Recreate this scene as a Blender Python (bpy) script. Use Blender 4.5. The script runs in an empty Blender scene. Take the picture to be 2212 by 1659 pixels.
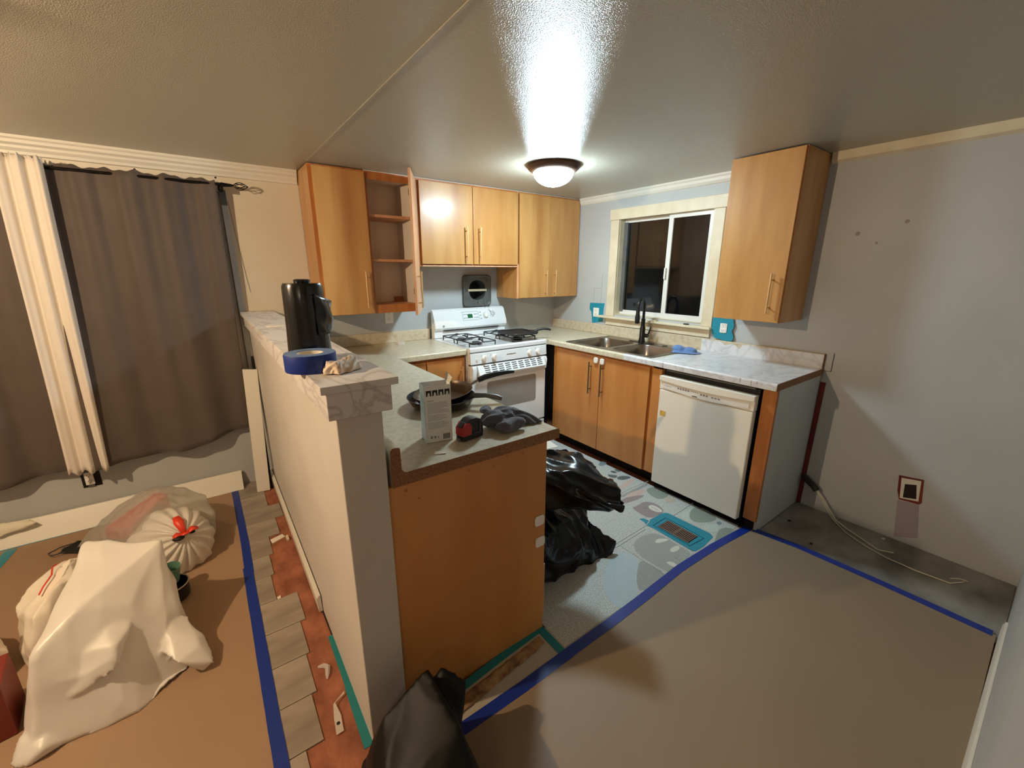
import bpy, bmesh, math, random
from mathutils import Vector, Matrix, noise
S = bpy.context.scene
COL = S.collection
R = math.radians
PI = math.pi
random.seed(7)

# ---------------------------------------------------------------- camera
def make_camera():
    yaw, pitch, roll = 0.6327, -0.2658, 0.0015
    cy, sy, cp, sp = math.cos(yaw), math.sin(yaw), math.cos(pitch), math.sin(pitch)
    F = Vector((sy*cp, cy*cp, sp)); Rt = Vector((cy, -sy, 0)); U = Rt.cross(F)
    c, s = math.cos(roll), math.sin(roll)
    Rt, U = Rt*c+U*s, U*c-Rt*s
    cam = bpy.data.cameras.new('camera'); o = bpy.data.objects.new('camera', cam)
    COL.objects.link(o)
    m = Matrix((Rt, U, -F)).transposed().to_4x4()
    m.translation = Vector((-3.0325, -3.3739, 1.5051))
    o.matrix_world = m
    cam.sensor_width = 36; cam.lens = 899.52/2212*36
    cam.clip_start = 0.02
    S.camera = o
make_camera()
# ---------------------------------------------------------------- world, view, lamp strengths
w = bpy.data.worlds.new('night'); S.world = w; w.use_nodes = True
w.node_tree.nodes['Background'].inputs[0].default_value = (0.010, 0.012, 0.018, 1)
w.node_tree.nodes['Background'].inputs[1].default_value = 1.0
S.view_settings.view_transform = 'Standard'; S.view_settings.look = 'None'
S.view_settings.gamma = 1; S.view_settings.use_curve_mapping = False
S.view_settings.exposure = 0.0
COOL = (0.70, 0.90, 1.0); COOL_E = 175.0
WARM = (1.0, 0.74, 0.47); WARM_E = 7500.0
CEIL = 2.154

# ---------------------------------------------------------------- helpers
def lin(c):
    return tuple((x/255/12.92 if x/255 <= 0.04045 else ((x/255+0.055)/1.055)**2.4) for x in c)
MATS = {}
def mat(name, rgb, rough=0.5, metal=0.0, rgb2=None, nscale=5, stretch=(1,1,1), ndet=3, lo=0.35, hi=0.65,
        bump=0, bscale=50, bstretch=(1,1,1), coat=0, sheen=0, emit=None, alpha=None, spec=None, sss=0, rough2=None, trans=None, vein=0):
    m = bpy.data.materials.new(name); m.use_nodes = True; MATS[name] = m
    nt = m.node_tree; N = nt.nodes; L = nt.links
    b = N['Principled BSDF']
    b.inputs['Base Color'].default_value = (*lin(rgb), 1)
    b.inputs['Roughness'].default_value = rough
    b.inputs['Metallic'].default_value = metal
    if coat: b.inputs['Coat Weight'].default_value = coat; b.inputs['Coat Roughness'].default_value = 0.15
    if sheen: b.inputs['Sheen Weight'].default_value = sheen
    if spec is not None: b.inputs['Specular IOR Level'].default_value = spec
    if sss: b.inputs['Subsurface Weight'].default_value = sss; b.inputs['Subsurface Radius'].default_value = (.03,.03,.03)
    tc = N.new('ShaderNodeTexCoord')
    def nz(sc, st, det):
        mp = N.new('ShaderNodeMapping'); mp.inputs['Scale'].default_value = st
        L.new(tc.outputs['Object'], mp.inputs['Vector'])
        n = N.new('ShaderNodeTexNoise'); n.inputs['Scale'].default_value = sc; n.inputs['Detail'].default_value = det
        L.new(mp.outputs['Vector'], n.inputs['Vector']); return n
    if rgb2 is not None:
        n = nz(nscale, stretch, ndet)
        r = N.new('ShaderNodeValToRGB')
        r.color_ramp.elements[0].position = lo; r.color_ramp.elements[0].color = (*lin(rgb), 1)
        r.color_ramp.elements[1].position = hi; r.color_ramp.elements[1].color = (*lin(rgb2), 1)
        if vein:
            r.color_ramp.elements[0].position = .5-vein; r.color_ramp.elements[0].color = (*lin(rgb), 1)
            r.color_ramp.elements[1].position = .5+vein; r.color_ramp.elements[1].color = (*lin(rgb), 1)
            e = r.color_ramp.elements.new(.5); e.color = (*lin(rgb2), 1)
            n.inputs['Distortion'].default_value = .6
        L.new(n.outputs['Fac'], r.inputs['Fac']); L.new(r.outputs['Color'], b.inputs['Base Color'])
        if rough2 is not None:
            mr = N.new('ShaderNodeMapRange'); mr.inputs['To Min'].default_value = rough; mr.inputs['To Max'].default_value = rough2
            L.new(n.outputs['Fac'], mr.inputs['Value']); L.new(mr.outputs['Result'], b.inputs['Roughness'])
    if bump:
        n = nz(bscale, bstretch, 3)
        bp = N.new('ShaderNodeBump'); bp.inputs['Strength'].default_value = bump; bp.inputs['Distance'].default_value = 0.01
        L.new(n.outputs['Fac'], bp.inputs['Height']); L.new(bp.outputs['Normal'], b.inputs['Normal'])
    if emit:
        b.inputs['Emission Color'].default_value = (*emit[0], 1); b.inputs['Emission Strength'].default_value = emit[1]
    if trans:
        tr = N.new('ShaderNodeBsdfTransparent'); tl = N.new('ShaderNodeBsdfTranslucent')
        tl.inputs['Color'].default_value = (*lin(rgb), 1)
        m1 = N.new('ShaderNodeMixShader'); m1.inputs[0].default_value = 0.3
        L.new(b.outputs[0], m1.inputs[1]); L.new(tl.outputs[0], m1.inputs[2])
        m2 = N.new('ShaderNodeMixShader'); m2.inputs[0].default_value = trans
        L.new(m1.outputs[0], m2.inputs[1]); L.new(tr.outputs[0], m2.inputs[2])
        L.new(m2.outputs[0], N['Material Output'].inputs['Surface'])
    return m

mat('wall_paint', (188,190,189), 0.5, rgb2=(182,184,184), nscale=3, bump=0.06, bscale=140)
mat('ceiling_paint', (184,178,162), 0.15, bump=0.36, bscale=230, spec=0.30)
mat('wall_cream', (222,212,192), 0.5, rgb2=(216,205,184), nscale=3, bump=.06, bscale=140)
mat('wall_half_paint', (212,207,198), 0.5, rgb2=(205,200,191), nscale=3, bump=.06, bscale=140)
mat('underlay', (176,168,152), 0.6)
mat('trim_white', (226,221,208), 0.4)
mat('trim_cream', (226,214,186), 0.45, rgb2=(214,200,170), nscale=8)
mat('wood', (206,154,90), 0.36, rgb2=(180,122,64), nscale=3.2, stretch=(3.2,3.2,0.45), ndet=6, lo=.3, hi=.72, coat=.25)
mat('wood_low', (206,142,76), 0.4, rgb2=(186,118,58), nscale=3, stretch=(3,3,0.5), ndet=6, lo=.3, hi=.72, coat=.15)
mat('wood_frame', (196,126,64), 0.45, rgb2=(168,100,48), nscale=5, stretch=(4,4,.6), ndet=5)
mat('wood_edge', (216,166,126), 0.5, rgb2=(202,146,106), nscale=12, stretch=(2,2,.5))
mat('panel_wood', (212,150,84), 0.42, rgb2=(194,130,68), nscale=2.2, stretch=(1.5,1.5,.5), ndet=6, coat=.08)
mat('cabinet_inside', (244,232,216), 0.5, rgb2=(238,224,206), nscale=4)
mat('counter_beige', (208,197,172), 0.28, rgb2=(190,178,150), nscale=45, ndet=4, lo=.42, hi=.66)
mat('splash_beige', (208,194,168), 0.35, rgb2=(188,172,144), nscale=32, ndet=4, lo=.45, hi=.7)
mat('marble_film', (222,222,224), 0.28, rgb2=(202,200,202), nscale=5, ndet=8, vein=.045, stretch=(1,1.6,1))
mat('cap_marble', (222,219,216), 0.4, rgb2=(192,186,182), nscale=4, ndet=8, vein=.05, stretch=(2.6,.9,2.6))
mat('particle_board', (158,114,76), 0.8, rgb2=(122,84,54), nscale=160, bump=.5, bscale=200)
mat('paper_tan', (162,132,104), 0.55, rgb2=(156,126,98), nscale=1.5, bump=.04, bscale=30)
mat('paper_right', (148,128,104), 0.55, rgb2=(142,122,98), nscale=1.5, bump=.04, bscale=30)
mat('laminate', (168,156,142), 0.42, rgb2=(134,123,112), nscale=4, stretch=(.8,4,1), ndet=4, lo=.35, hi=.75)
mat('laminate_b', (160,148,135), 0.42, rgb2=(130,119,108), nscale=3.4, stretch=(.9,5,1), ndet=4, lo=.35, hi=.75)
mat('subfloor', (170,106,76), 0.8, rgb2=(130,76,52), nscale=9, ndet=7, bump=.35, bscale=60, stretch=(1.5,1,1))
mat('vinyl_grey', (150,146,138), 0.42, rgb2=(88,84,78), nscale=3, ndet=6, stretch=(1,1.6,1), lo=.35, hi=.68)
mat('osb', (176,142,98), 0.85, rgb2=(120,84,56), nscale=22, ndet=5, bump=.8, bscale=40)
mat('mat_base', (204,206,200), 0.55, rgb2=(168,170,164), nscale=160, ndet=2, lo=.4, hi=.6, bump=.12, bscale=220)
for n_, c_ in dict(pale_blue=(186,200,204), grey=(160,162,158), mauve=(156,144,142), white=(222,218,206), pink=(208,184,172),
                   dark_leaf=(100,108,106), slate=(128,142,148), sage=(148,156,144), cream=(198,186,170), mint=(198,208,196), grey_speck=(166,168,162), dashes=(196,196,188)).items():
    mat('mat_'+n_, c_, 0.55, rgb2=tuple(int(x*.93) for x in c_), nscale=150, bump=.1, bscale=220)
mat('tape_blue', (16,48,138), 0.45, bump=.08, bscale=40)
mat('tape_side', (112,136,176), 0.6)
mat('tape_teal', (30,138,160), 0.4, bump=.25, bscale=22)
mat('tape_teal_dark', (22,124,128), 0.5, bump=.1, bscale=30)
mat('curtain_brown', (88,76,68), 0.7, rgb2=(84,72,64), nscale=8, sheen=.3, bump=.04, bscale=400)
mat('sheer', (226,218,206), 0.8)
mat('black_metal', (22,20,20), 0.4, metal=.6)
mat('brass', (222,186,134), 0.35, metal=.6)
mat('bronze', (92,66,50), 0.35, metal=.7)
mat('enamel', (238,240,240), 0.16, coat=.3)
mat('enamel_shade', (222,224,224), 0.25)
mat('oven_window', (150,146,140), 0.12)
mat('cream_plastic', (246,241,228), 0.22)
mat('white_plastic', (240,236,228), 0.3)
mat('cast_iron', (34,30,28), 0.5, bump=.15, bscale=120)
mat('black', (8,8,9), 0.6)
mat('dark_gap', (14,10,8), 0.9)
mat('steel', (160,152,144), 0.28, metal=1, rgb2=(140,132,124), nscale=6)
mat('galv', (112,114,112), 0.5, metal=.35, rgb2=(92,94,92), nscale=9)
mat('faucet_black', (16,16,18), 0.3)
mat('glass_night', (10,12,14), 0.06, spec=.6)
mat('vinyl_white', (226,224,218), 0.3)
mat('cloth_blue', (92,128,182), 0.9, sheen=.4, bump=.3, bscale=160)
mat('cloth_grey', (82,82,94), 0.9, sheen=.5, bump=.35, bscale=180)
mat('nonstick', (38,40,44), 0.28, metal=.2, rgb2=(54,56,60), nscale=90)
mat('pan_inside_brown', (96,78,62), 0.3, metal=.5)
mat('pan_outer', (20,16,16), 0.2, coat=.4)
mat('handle_black', (18,18,20), 0.45)
mat('handle_grey', (84,80,78), 0.35, metal=.4)
mat('carton', (232,230,222), 0.5)
mat('carton_side', (206,216,216), 0.45, rgb2=(150,172,176), nscale=14)
mat('carton_in', (198,190,172), 0.7)
mat('ink', (24,24,26), 0.6)
mat('ink_grey', (138,136,134), 0.7)
mat('red_plastic', (176,34,26), 0.35)
mat('black_rubber', (26,24,26), 0.5)
mat('bag_black', (7,7,10), 0.24, bump=.06, bscale=30, spec=.35)
mat('bag_matte', (8,8,10), 0.5, bump=.08, bscale=16, spec=.25)
mat('bag_roll', (10,9,11), 0.24, bump=.3, bscale=18, bstretch=(2,2,.35), coat=.3)
mat('bag_white', (226,222,214), 0.36, bump=.05, bscale=14, sss=.1)
mat('bag_clear', (206,202,190), 0.3, bump=.3, bscale=16, trans=.42)
mat('bag_gather', (244,238,228), 0.3, bump=.5, bscale=30, trans=.04)
mat('bag_grocery', (236,226,210), 0.35, bump=.35, bscale=16, sss=.2)
mat('red_tie', (224,66,40), 0.4)
mat('red_item', (226,98,82), 0.6)
mat('red_box', (136,54,40), 0.5, rgb2=(122,46,34), nscale=4)
mat('grey_stuff', (104,100,92), 0.8)
mat('green_cup', (108,150,128), 0.3)
mat('pot_dark', (30,28,26), 0.3)
mat('pot_rim', (200,190,170), 0.3, metal=.5)
mat('white_scrap', (232,222,206), 0.7)
mat('clear_film', (244,238,230), 0.12, trans=.4)
mat('tan_wad', (230,216,196), 0.6, rgb2=(220,188,160), nscale=9, bump=.5, bscale=22)
mat('foam_grey', (44,42,42), 0.9)
mat('cable_white', (214,206,186), 0.4)
mat('maroon', (92,16,30), 0.6, rgb2=(128,44,28), nscale=3)
mat('drywall_dark', (40,30,26), 0.9)
mat('patch_mauve', (162,150,154), 0.6)
mat('vent_brown', (134,108,94), 0.5, metal=.2)
mat('lcd', (14,40,20), 0.2, emit=((.02,.25,.08), .5))
mat('sticker', (226,186,98), 0.45, rgb2=(206,160,76), nscale=40)
mat('dome_glow', (240,250,255), 0.4, emit=(COOL, COOL_E))
mat('dome_fill', (255,248,236), 0.4, emit=((1.0, .84, .64), 30.0))  # glow of the added fill dome
mat('bulb_glow', (255,240,220), 0.4, emit=(WARM, WARM_E))
mat('fan_wood', (110,78,52), 0.4)
mat('hinge', (60,50,40), 0.4, metal=.7)
mat('white_foam', (226,218,196), 0.6)

class MB:
    def __init__(s): s.v = []; s.f = []
    def add(s, vs, fs):
        o = len(s.v); s.v += [Vector(v) for v in vs]; s.f += [tuple(i+o for i in f) for f in fs]; return s
    def box(s, x0, x1, y0, y1, z0, z1):
        if x0 > x1: x0, x1 = x1, x0
        if y0 > y1: y0, y1 = y1, y0
        if z0 > z1: z0, z1 = z1, z0
        return s.add([(x0,y0,z0),(x1,y0,z0),(x1,y1,z0),(x0,y1,z0),(x0,y0,z1),(x1,y0,z1),(x1,y1,z1),(x0,y1,z1)],
                     [(0,3,2,1),(4,5,6,7),(0,1,5,4),(1,2,6,5),(2,3,7,6),(3,0,4,7)])
    def prism(s, poly, ax, a0, a1):
        n = len(poly)
        def P(p, a):
            return {'x': (a, p[0], p[1]), 'y': (p[0], a, p[1]), 'z': (p[0], p[1], a)}[ax]
        vs = [P(p, a0) for p in poly]+[P(p, a1) for p in poly]
        fs = [tuple(range(n)), tuple(range(2*n-1, n-1, -1))]+[(i, (i+1) % n, (i+1) % n+n, i+n) for i in range(n)]
        return s.add(vs, fs)
    def tube(s, pts, r, n=8, closed=False):
        pts = [Vector(p) for p in pts]; m = len(pts)
        rr = r if isinstance(r, (list, tuple)) else [r]*m
        rings = []; up = None
        for i, p in enumerate(pts):
            a = pts[i-1] if (i > 0 or closed) else pts[i]
            b = pts[(i+1) % m] if (i < m-1 or closed) else pts[i]
            t = (b-a)
            if t.length < 1e-9: t = Vector((0, 0, 1))
            t.normalize()
            if up is None: up = Vector((0, 0, 1)) if abs(t.z) < .9 else Vector((1, 0, 0))
            u = t.cross(up)
            if u.length < 1e-4: u = t.cross(Vector((1, .3, 0)))
            u.normalize(); v = u.cross(t); v.normalize(); up = v
            rings.append([p+u*(math.cos(2*PI*k/n)*rr[i])+v*(math.sin(2*PI*k/n)*rr[i]) for k in range(n)])
        vs = [q for rg in rings for q in rg]; fs = []
        for i in range(m if closed else m-1):
            j = (i+1) % m
            for k in range(n):
                l = (k+1) % n; fs.append((i*n+k, i*n+l, j*n+l, j*n+k))
        if not closed: fs += [tuple(range(n-1, -1, -1)), tuple(range((m-1)*n, m*n))]
        return s.add(vs, fs)
    def lathe(s, c, prof, n=32, ax='z', cap=True):
        c = Vector(c); vs = []; fs = []; m = len(prof)
        for (r, h) in prof:
            for k in range(n):
                a = 2*PI*k/n; u, v = r*math.cos(a), r*math.sin(a)
                d = {'z': (u, v, h), 'y': (u, h, v), 'x': (h, u, v)}[ax]
                vs.append(c+Vector(d))
        for i in range(m-1):
            for k in range(n):
                l = (k+1) % n; fs.append((i*n+k, i*n+l, (i+1)*n+l, (i+1)*n+k))
        if cap: fs += [tuple(range(n-1, -1, -1)), tuple(range((m-1)*n, m*n))]
        return s.add(vs, fs)
    def grid(s, fn, nu, nv):
        vs = [fn(i/nu, j/nv) for j in range(nv+1) for i in range(nu+1)]
        fs = [(j*(nu+1)+i, j*(nu+1)+i+1, (j+1)*(nu+1)+i+1, (j+1)*(nu+1)+i) for j in range(nv) for i in range(nu)]
        return s.add(vs, fs)

def ring(m_, ax, u0, u1, v0, v1, wu0, wu1, wv0, wv1, d0, d1):
    """one-piece rectangular frame, widths wu0/wu1 on the u sides and wv0/wv1 on the v sides"""
    O = [(u0, v0), (u1, v0), (u1, v1), (u0, v1)]; I = [(u0+wu0, v0+wv0), (u1-wu1, v0+wv0), (u1-wu1, v1-wv1), (u0+wu0, v1-wv1)]
    P = lambda q, d: (d, q[0], q[1]) if ax == 'x' else ((q[0], d, q[1]) if ax == 'y' else (q[0], q[1], d))
    vs = [P(q, d0) for q in O]+[P(q, d0) for q in I]+[P(q, d1) for q in O]+[P(q, d1) for q in I]; fs = []
    for i in range(4):
        j = (i+1) % 4
        fs += [(i, j, 4+j, 4+i), (8+i, 12+i, 12+j, 8+j), (i, 8+i, 8+j, j), (4+i, 4+j, 12+j, 12+i)]
    return m_.add(vs, fs)
def W_(o):
    m = Matrix.Identity(4)
    while o is not None:
        loc = Matrix.Translation(o.location) @ o.rotation_euler.to_matrix().to_4x4()
        m = loc @ m; o = o.parent
    return m
def link(name, me, m, parent=None, smooth=0):
    o = bpy.data.objects.new(name, me); COL.objects.link(o)
    if m is not None: me.materials.clear(); me.materials.append(MATS[m])
    if parent is not None: o.parent = parent
    if smooth:
        for p in me.polygons: p.use_smooth = True
        if smooth != 2:
            try: me.set_sharp_from_angle(angle=R(smooth if smooth > 2 else 35))
            except Exception: pass
    return o
def build(name, mb, m, parent=None, bevel=0, smooth=0, solid=0, seg=2, local=False):
    me = bpy.data.meshes.new(name)
    vs = mb.v
    if parent is not None and not local:
        inv = W_(parent).inverted(); vs = [inv @ v for v in vs]
    off = None
    if parent is None:
        xs = [v.x for v in vs]; ys = [v.y for v in vs]; zs = [v.z for v in vs]
        off = Vector(((min(xs)+max(xs))/2, (min(ys)+max(ys))/2, min(zs)))
        vs = [v-off for v in vs]
    me.from_pydata([tuple(v) for v in vs], [], mb.f)
    bm = bmesh.new(); bm.from_mesh(me); bmesh.ops.recalc_face_normals(bm, faces=bm.faces); bm.to_mesh(me); bm.free()
    o = link(name, me, m, parent, smooth)
    if off is not None: o.location = off
    if solid:
        md = o.modifiers.new('thick', 'SOLIDIFY'); md.thickness = solid; md.offset = 0
    if bevel:
        md = o.modifiers.new('bevel', 'BEVEL'); md.width = bevel; md.segments = seg; md.limit_method = 'ANGLE'; md.angle_limit = R(40)
        if not smooth:
            for p in me.polygons: p.use_smooth = True
            md.harden_normals = True
    return o
def B(*a): return MB().box(*a)
def bx(name, dims, m, parent=None, bevel=0): return build(name, B(*dims), m, parent, bevel)
def struct(o): o['kind'] = 'structure'; return o
def tag(o, label, cat, group=None):
    o['label'] = label; o['category'] = cat
    if group: o['group'] = group
    return o
def thing(name, label, cat, loc=(0,0,0), rz=0, group=None):
    o = bpy.data.objects.new(name, None); COL.objects.link(o); o.location = loc; o.rotation_euler = (0, 0, rz)
    o.empty_display_size = .05
    return tag(o, label, cat, group)
def copy_tree(o, parent=None):
    c = o.copy(); COL.objects.link(c)
    if parent is not None: c.parent = parent; c.matrix_parent_inverse = o.matrix_parent_inverse.copy()
    for ch in [x for x in bpy.data.objects if x.parent == o]: copy_tree(ch, c)
    return c
def fbm(p, sc, seed=0):
    return noise.noise(Vector(p)*sc+Vector((seed, seed*.7, seed*1.3)))
def blob(name, hulls, m, parent=None, voxel=.012, smooth=3, wr=((.02, 6, 0, False),), floor=None, seed=1, along=None, squeeze=.3):
    """union of convex hulls -> voxel remesh -> smoothing -> folds pushed along the normals"""
    me = bpy.data.meshes.new(name); bm = bmesh.new()
    for pts in hulls:
        vs = [bm.verts.new(p) for p in pts]
        bmesh.ops.convex_hull(bm, input=vs)
    bm.to_mesh(me); bm.free()
    t = bpy.data.objects.new('tmp', me); COL.objects.link(t)
    r = t.modifiers.new('r', 'REMESH'); r.mode = 'VOXEL'; r.voxel_size = voxel
    if smooth:
        sm = t.modifiers.new('s', 'SMOOTH'); sm.iterations = smooth; sm.factor = .6
    dg = bpy.context.evaluated_depsgraph_get(); dg.update()
    me2 = bpy.data.meshes.new_from_object(t.evaluated_get(dg))
    bpy.data.objects.remove(t); bpy.data.meshes.remove(me)
    me2.name = name
    nor = [v.normal.copy() for v in me2.vertices]
    AL = Vector(along).normalized() if along is not None else None
    for v, n in zip(me2.vertices, nor):
        d = 0
        for (amp, sc, sd, ridged) in wr:
            q = Vector(v.co)
            q += Vector((fbm(q, 5, sd+3), fbm(q, 5, sd+9), fbm(q, 5, sd+17)))*.06
            if along is not None: q = q-AL*(q.dot(AL)*(1-squeeze))
            a = noise.noise(q*sc+Vector((sd, sd*.7, seed)))
            d += amp*((.5-abs(a)*2.2) if ridged else a)
        v.co = v.co+n*d
        if floor is not None and v.co.z < floor: v.co.z = floor+.0005
    xs = [v.co.x for v in me2.vertices]; ys = [v.co.y for v in me2.vertices]; zs = [v.co.z for v in me2.vertices]
    off = Vector(((min(xs)+max(xs))/2, (min(ys)+max(ys))/2, min(zs)))
    if parent is not None:
        inv = W_(parent).inverted()
        for v in me2.vertices: v.co = inv @ v.co
    else:
        for v in me2.vertices: v.co = v.co-off
    o = link(name, me2, m, parent, 2)
    if parent is None: o.location = off
    return o
def handle(door, cx, cy, z0, z1, nx, ny, m='brass'):
    """bar pull on a door face at (cx,cy); (nx,ny) is the outward normal"""
    mb = MB(); d = .032; bxx, byy = cx+nx*d, cy+ny*d
    mb.tube([(bxx, byy, z0), (bxx, byy, z1)], .006, 12)
    for z in (z0+.035, z1-.035): mb.tube([(cx, cy, z), (bxx, byy, z)], .0045, 8)
    return build('handle', mb, m, door, smooth=35)

# ================================================================ STRUCTURE
XL, YB = -6.6, -6.2
struct(bx('floor', (XL-.1, .25, YB-.1, .2, -.12, -.006), 'subfloor'))
struct(bx('ceiling', (XL-.1, .25, YB-.1, .2, CEIL, CEIL+.1), 'ceiling_paint'))
# wall behind stove and curtains, with the curtained window cut out
mb = MB(); wx0, wx1, wz0, wz1 = -4.62, -2.84, .62, 1.98
mb.box(XL, wx0, 0, .12, -.006, wz0); mb.box(-2.38, -1.075, 0, .12, -.006, CEIL); mb.box(wx0, -2.38, 0, .12, -.006, wz0)
mc = MB().box(XL, wx0, 0, .12, wz0, CEIL); mc.box(wx0, wx1, 0, .12, wz1, CEIL); mc.box(wx1, -2.38, 0, .12, wz0, CEIL)
struct(build('wall_back_upper', mc, 'wall_cream'))
mb.box(-.868, .12, 0, .12, -.006, CEIL); mb.box(-1.075, -.868, 0, .12, -.006, 1.232); mb.box(-1.075, -.868, 0, .12, 1.432, CEIL)
struct(build('wall_back', mb, 'wall_paint'))
mb = MB(); oy0, oy1, oz0, oz1 = -1.672, -.824, 1.12, 1.945
mb.box(0, .12, -3.46, oy0, -.006, CEIL); mb.box(0, .12, oy1, 0, -.006, CEIL); mb.box(0, .12, oy0, oy1, -.006, oz0); mb.box(0, .12, oy0, oy1, oz1, CEIL)
struct(build('wall_right', mb, 'wall_paint'))
struct(bx('wall_front', (-2.2, .12, -3.58, -3.46, -.006, CEIL), 'wall_paint'))
struct(bx('wall_front_return', (-2.3, -2.2, YB, -3.46, -.006, CEIL), 'wall_paint'))
struct(bx('wall_left', (XL-.1, XL, YB, .12, -.006, CEIL), 'wall_paint'))
struct(bx('wall_rear', (XL, -2.2, YB-.1, YB, -.006, CEIL), 'wall_paint'))
struct(bx('wall_half', (-2.80, -2.678, -2.287, 0, -.006, 1.215), 'wall_half_paint', bevel=.004))
struct(bx('trim_1', (-2.383, -2.375, -4.2, -.345, CEIL-.002, CEIL), 'ceiling_paint'))     # ceiling seam batten
# crown mouldings
pr = [(0, CEIL), (-.042, CEIL), (-.042, CEIL-.012), (-.034, CEIL-.02), (-.034, CEIL-.034), (-.022, CEIL-.044), (-.022, CEIL-.056), (-.012, CEIL-.07), (-.012, CEIL-.084), (0, CEIL-.088)]
struct(build('trim_2', MB().prism(pr, 'x', XL, -2.385), 'trim_white'))
pr2 = [(0, CEIL), (-.03, CEIL), (-.03, CEIL-.012), (-.02, CEIL-.022), (-.02, CEIL-.04), (-.008, CEIL-.056), (0, CEIL-.06)]
struct(build('trim_3', MB().prism(pr2, 'y', -1.925, -.345), 'trim_white'))
struct(build('trim_4', MB().prism([(0, CEIL), (-.02, CEIL), (-.018, CEIL-.045), (0, CEIL-.058)], 'y', -3.46, -2.335), 'trim_cream'))
struct(build('baseboard_front', MB().prism([(-3.46, 0.0), (-3.446, 0.0), (-3.446, .07), (-3.452, .088), (-3.46, .09)], 'x', -2.2, -.52), 'trim_white', bevel=.002))
# baseboard along the left face of the half wall, slightly off it
struct(build('baseboard_half', MB().prism([(-2.802, 0), (-2.818, 0), (-2.822, .075), (-2.812, .088), (-2.804, .088)], 'y', -1.60, -.03), 'trim_white', bevel=.002))

# ---- kitchen window
win = struct(thing('window_1', 'x', 'window', (0, -1.24, 1.1)))
del win['label']; del win['category']
bx('casing', (-.018, 0, -1.755, -1.672, 1.1035, 1.93), 'trim_cream', win, .003); bx('casing', (-.018, 0, -.824, -.735, 1.1035, 1.93), 'trim_cream', win, .003)
bx('head_casing', (-.024, 0, -1.765, -.725, 1.9305, 2.018), 'trim_cream', win, .003)
build('jamb', ring(MB(), 'x', -1.674, -.822, 1.118, 1.946, .006, .006, .006, .006, 0, .11), 'trim_cream', win)
build('sill', MB().box(-.055, .06, -1.765, -.66, 1.083, 1.103), 'trim_cream', win, bevel=.006)
bx('apron', (-.014, 0, -1.745, -.735, 1.022, 1.083), 'trim_cream', win, .003)
def sash(name, y0, y1, z0, z1, x, wf, dpt=.03):
    m_ = ring(MB(), 'x', y0, y1, z0, z1, wf, wf, wf*1.1, wf, x, x+dpt)
    s_ = build(name, m_, 'vinyl_white', win, bevel=.003)
    bx('pane', (x+dpt*.45, x+dpt*.6, y0+wf-.004, y1-wf+.004, z0+wf-.004, z1-wf+.004), 'glass_night', s_)
    return s_
sash('sash', -1.667, -1.29, 1.124, 1.94, .02, .04)
sash('sash', -1.33, -.83, 1.124, 1.94, .058, .035)
bx('track', (.05, .075, -.868, -.83, 1.15, 1.91), 'galv', win, .002)
build('latch', MB().box(.0, .02, -1.312, -1.296, 1.44, 1.53), 'white_plastic', win, bevel=.006)
# ---- curtained window
w2 = struct(thing('window_2', 'x', 'window', (-3.73, 0, .62))); del w2['label']; del w2['category']
m_ = ring(MB(), 'y', wx0, wx1, wz0, wz1, .05, .05, .05, .05, .02, .08); m_.box(-3.75, -3.71, .02, .08, wz0+.049, wz1-.049)
build('window_frame', m_, 'vinyl_white', w2, bevel=.003)
bx('pane', (wx0+.04, wx1-.04, .045, .055, wz0+.04, wz1-.04), 'glass_night', w2)
bx('casing', (wx1+.0, wx1+.036, -.014, 0, .62, 1.985), 'wall_paint', w2, .003)

# ================================================================ FLOOR COVERINGS
def sheet(name, poly, z0, z1, m, parent=None, bevel=0): return build(name, MB().prism(poly, 'z', z0, z1), m, parent, bevel)
# laminate planks: right ends staggered where boards were pulled up
rows = [(0.0, -.249, -2.883), (-.249, -.40, -2.888), (-.443, -.626, -2.822), (-.626, -.822, -2.869), (-.822, -1.008, -2.929), (-1.008, -1.194, -2.948),
        (-1.194, -1.396, -2.963), (-1.396, -1.600, -2.876), (-1.600, -1.794, -2.898), (-1.794, -1.986, -2.911), (-1.986, -2.178, -2.929), (-2.178, -2.37, -2.984), (-2.37, -2.56, -2.95), (-2.56, -2.75, -2.9)]
rows[1] = (-.249, -.443, -2.886)
ords = ['first', 'second', 'third', 'fourth', 'fifth', 'sixth', 'seventh', 'eighth', 'ninth', 'tenth', 'eleventh', 'twelfth', 'thirteenth', 'fourteenth']
for i, (ya, yb, xe) in enumerate(rows):
    if i > 11: lab = 'grey laminate plank beyond the twelfth, near the camera end of the torn floor'
    ya_ = ya-.0015; yb_ = yb+.0015
    p = sheet('laminate_plank', [(-3.9, yb_), (xe, yb_), (xe, ya_), (-3.9, ya_)], -.006, .0, 'laminate' if i % 2 else 'laminate_b', bevel=.0008)
    tag(p, 'grey wood-look laminate plank, %s from the curtain wall at the torn edge' % ords[i], 'floor plank', 'laminate planks ending at the torn floor edge')
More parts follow.
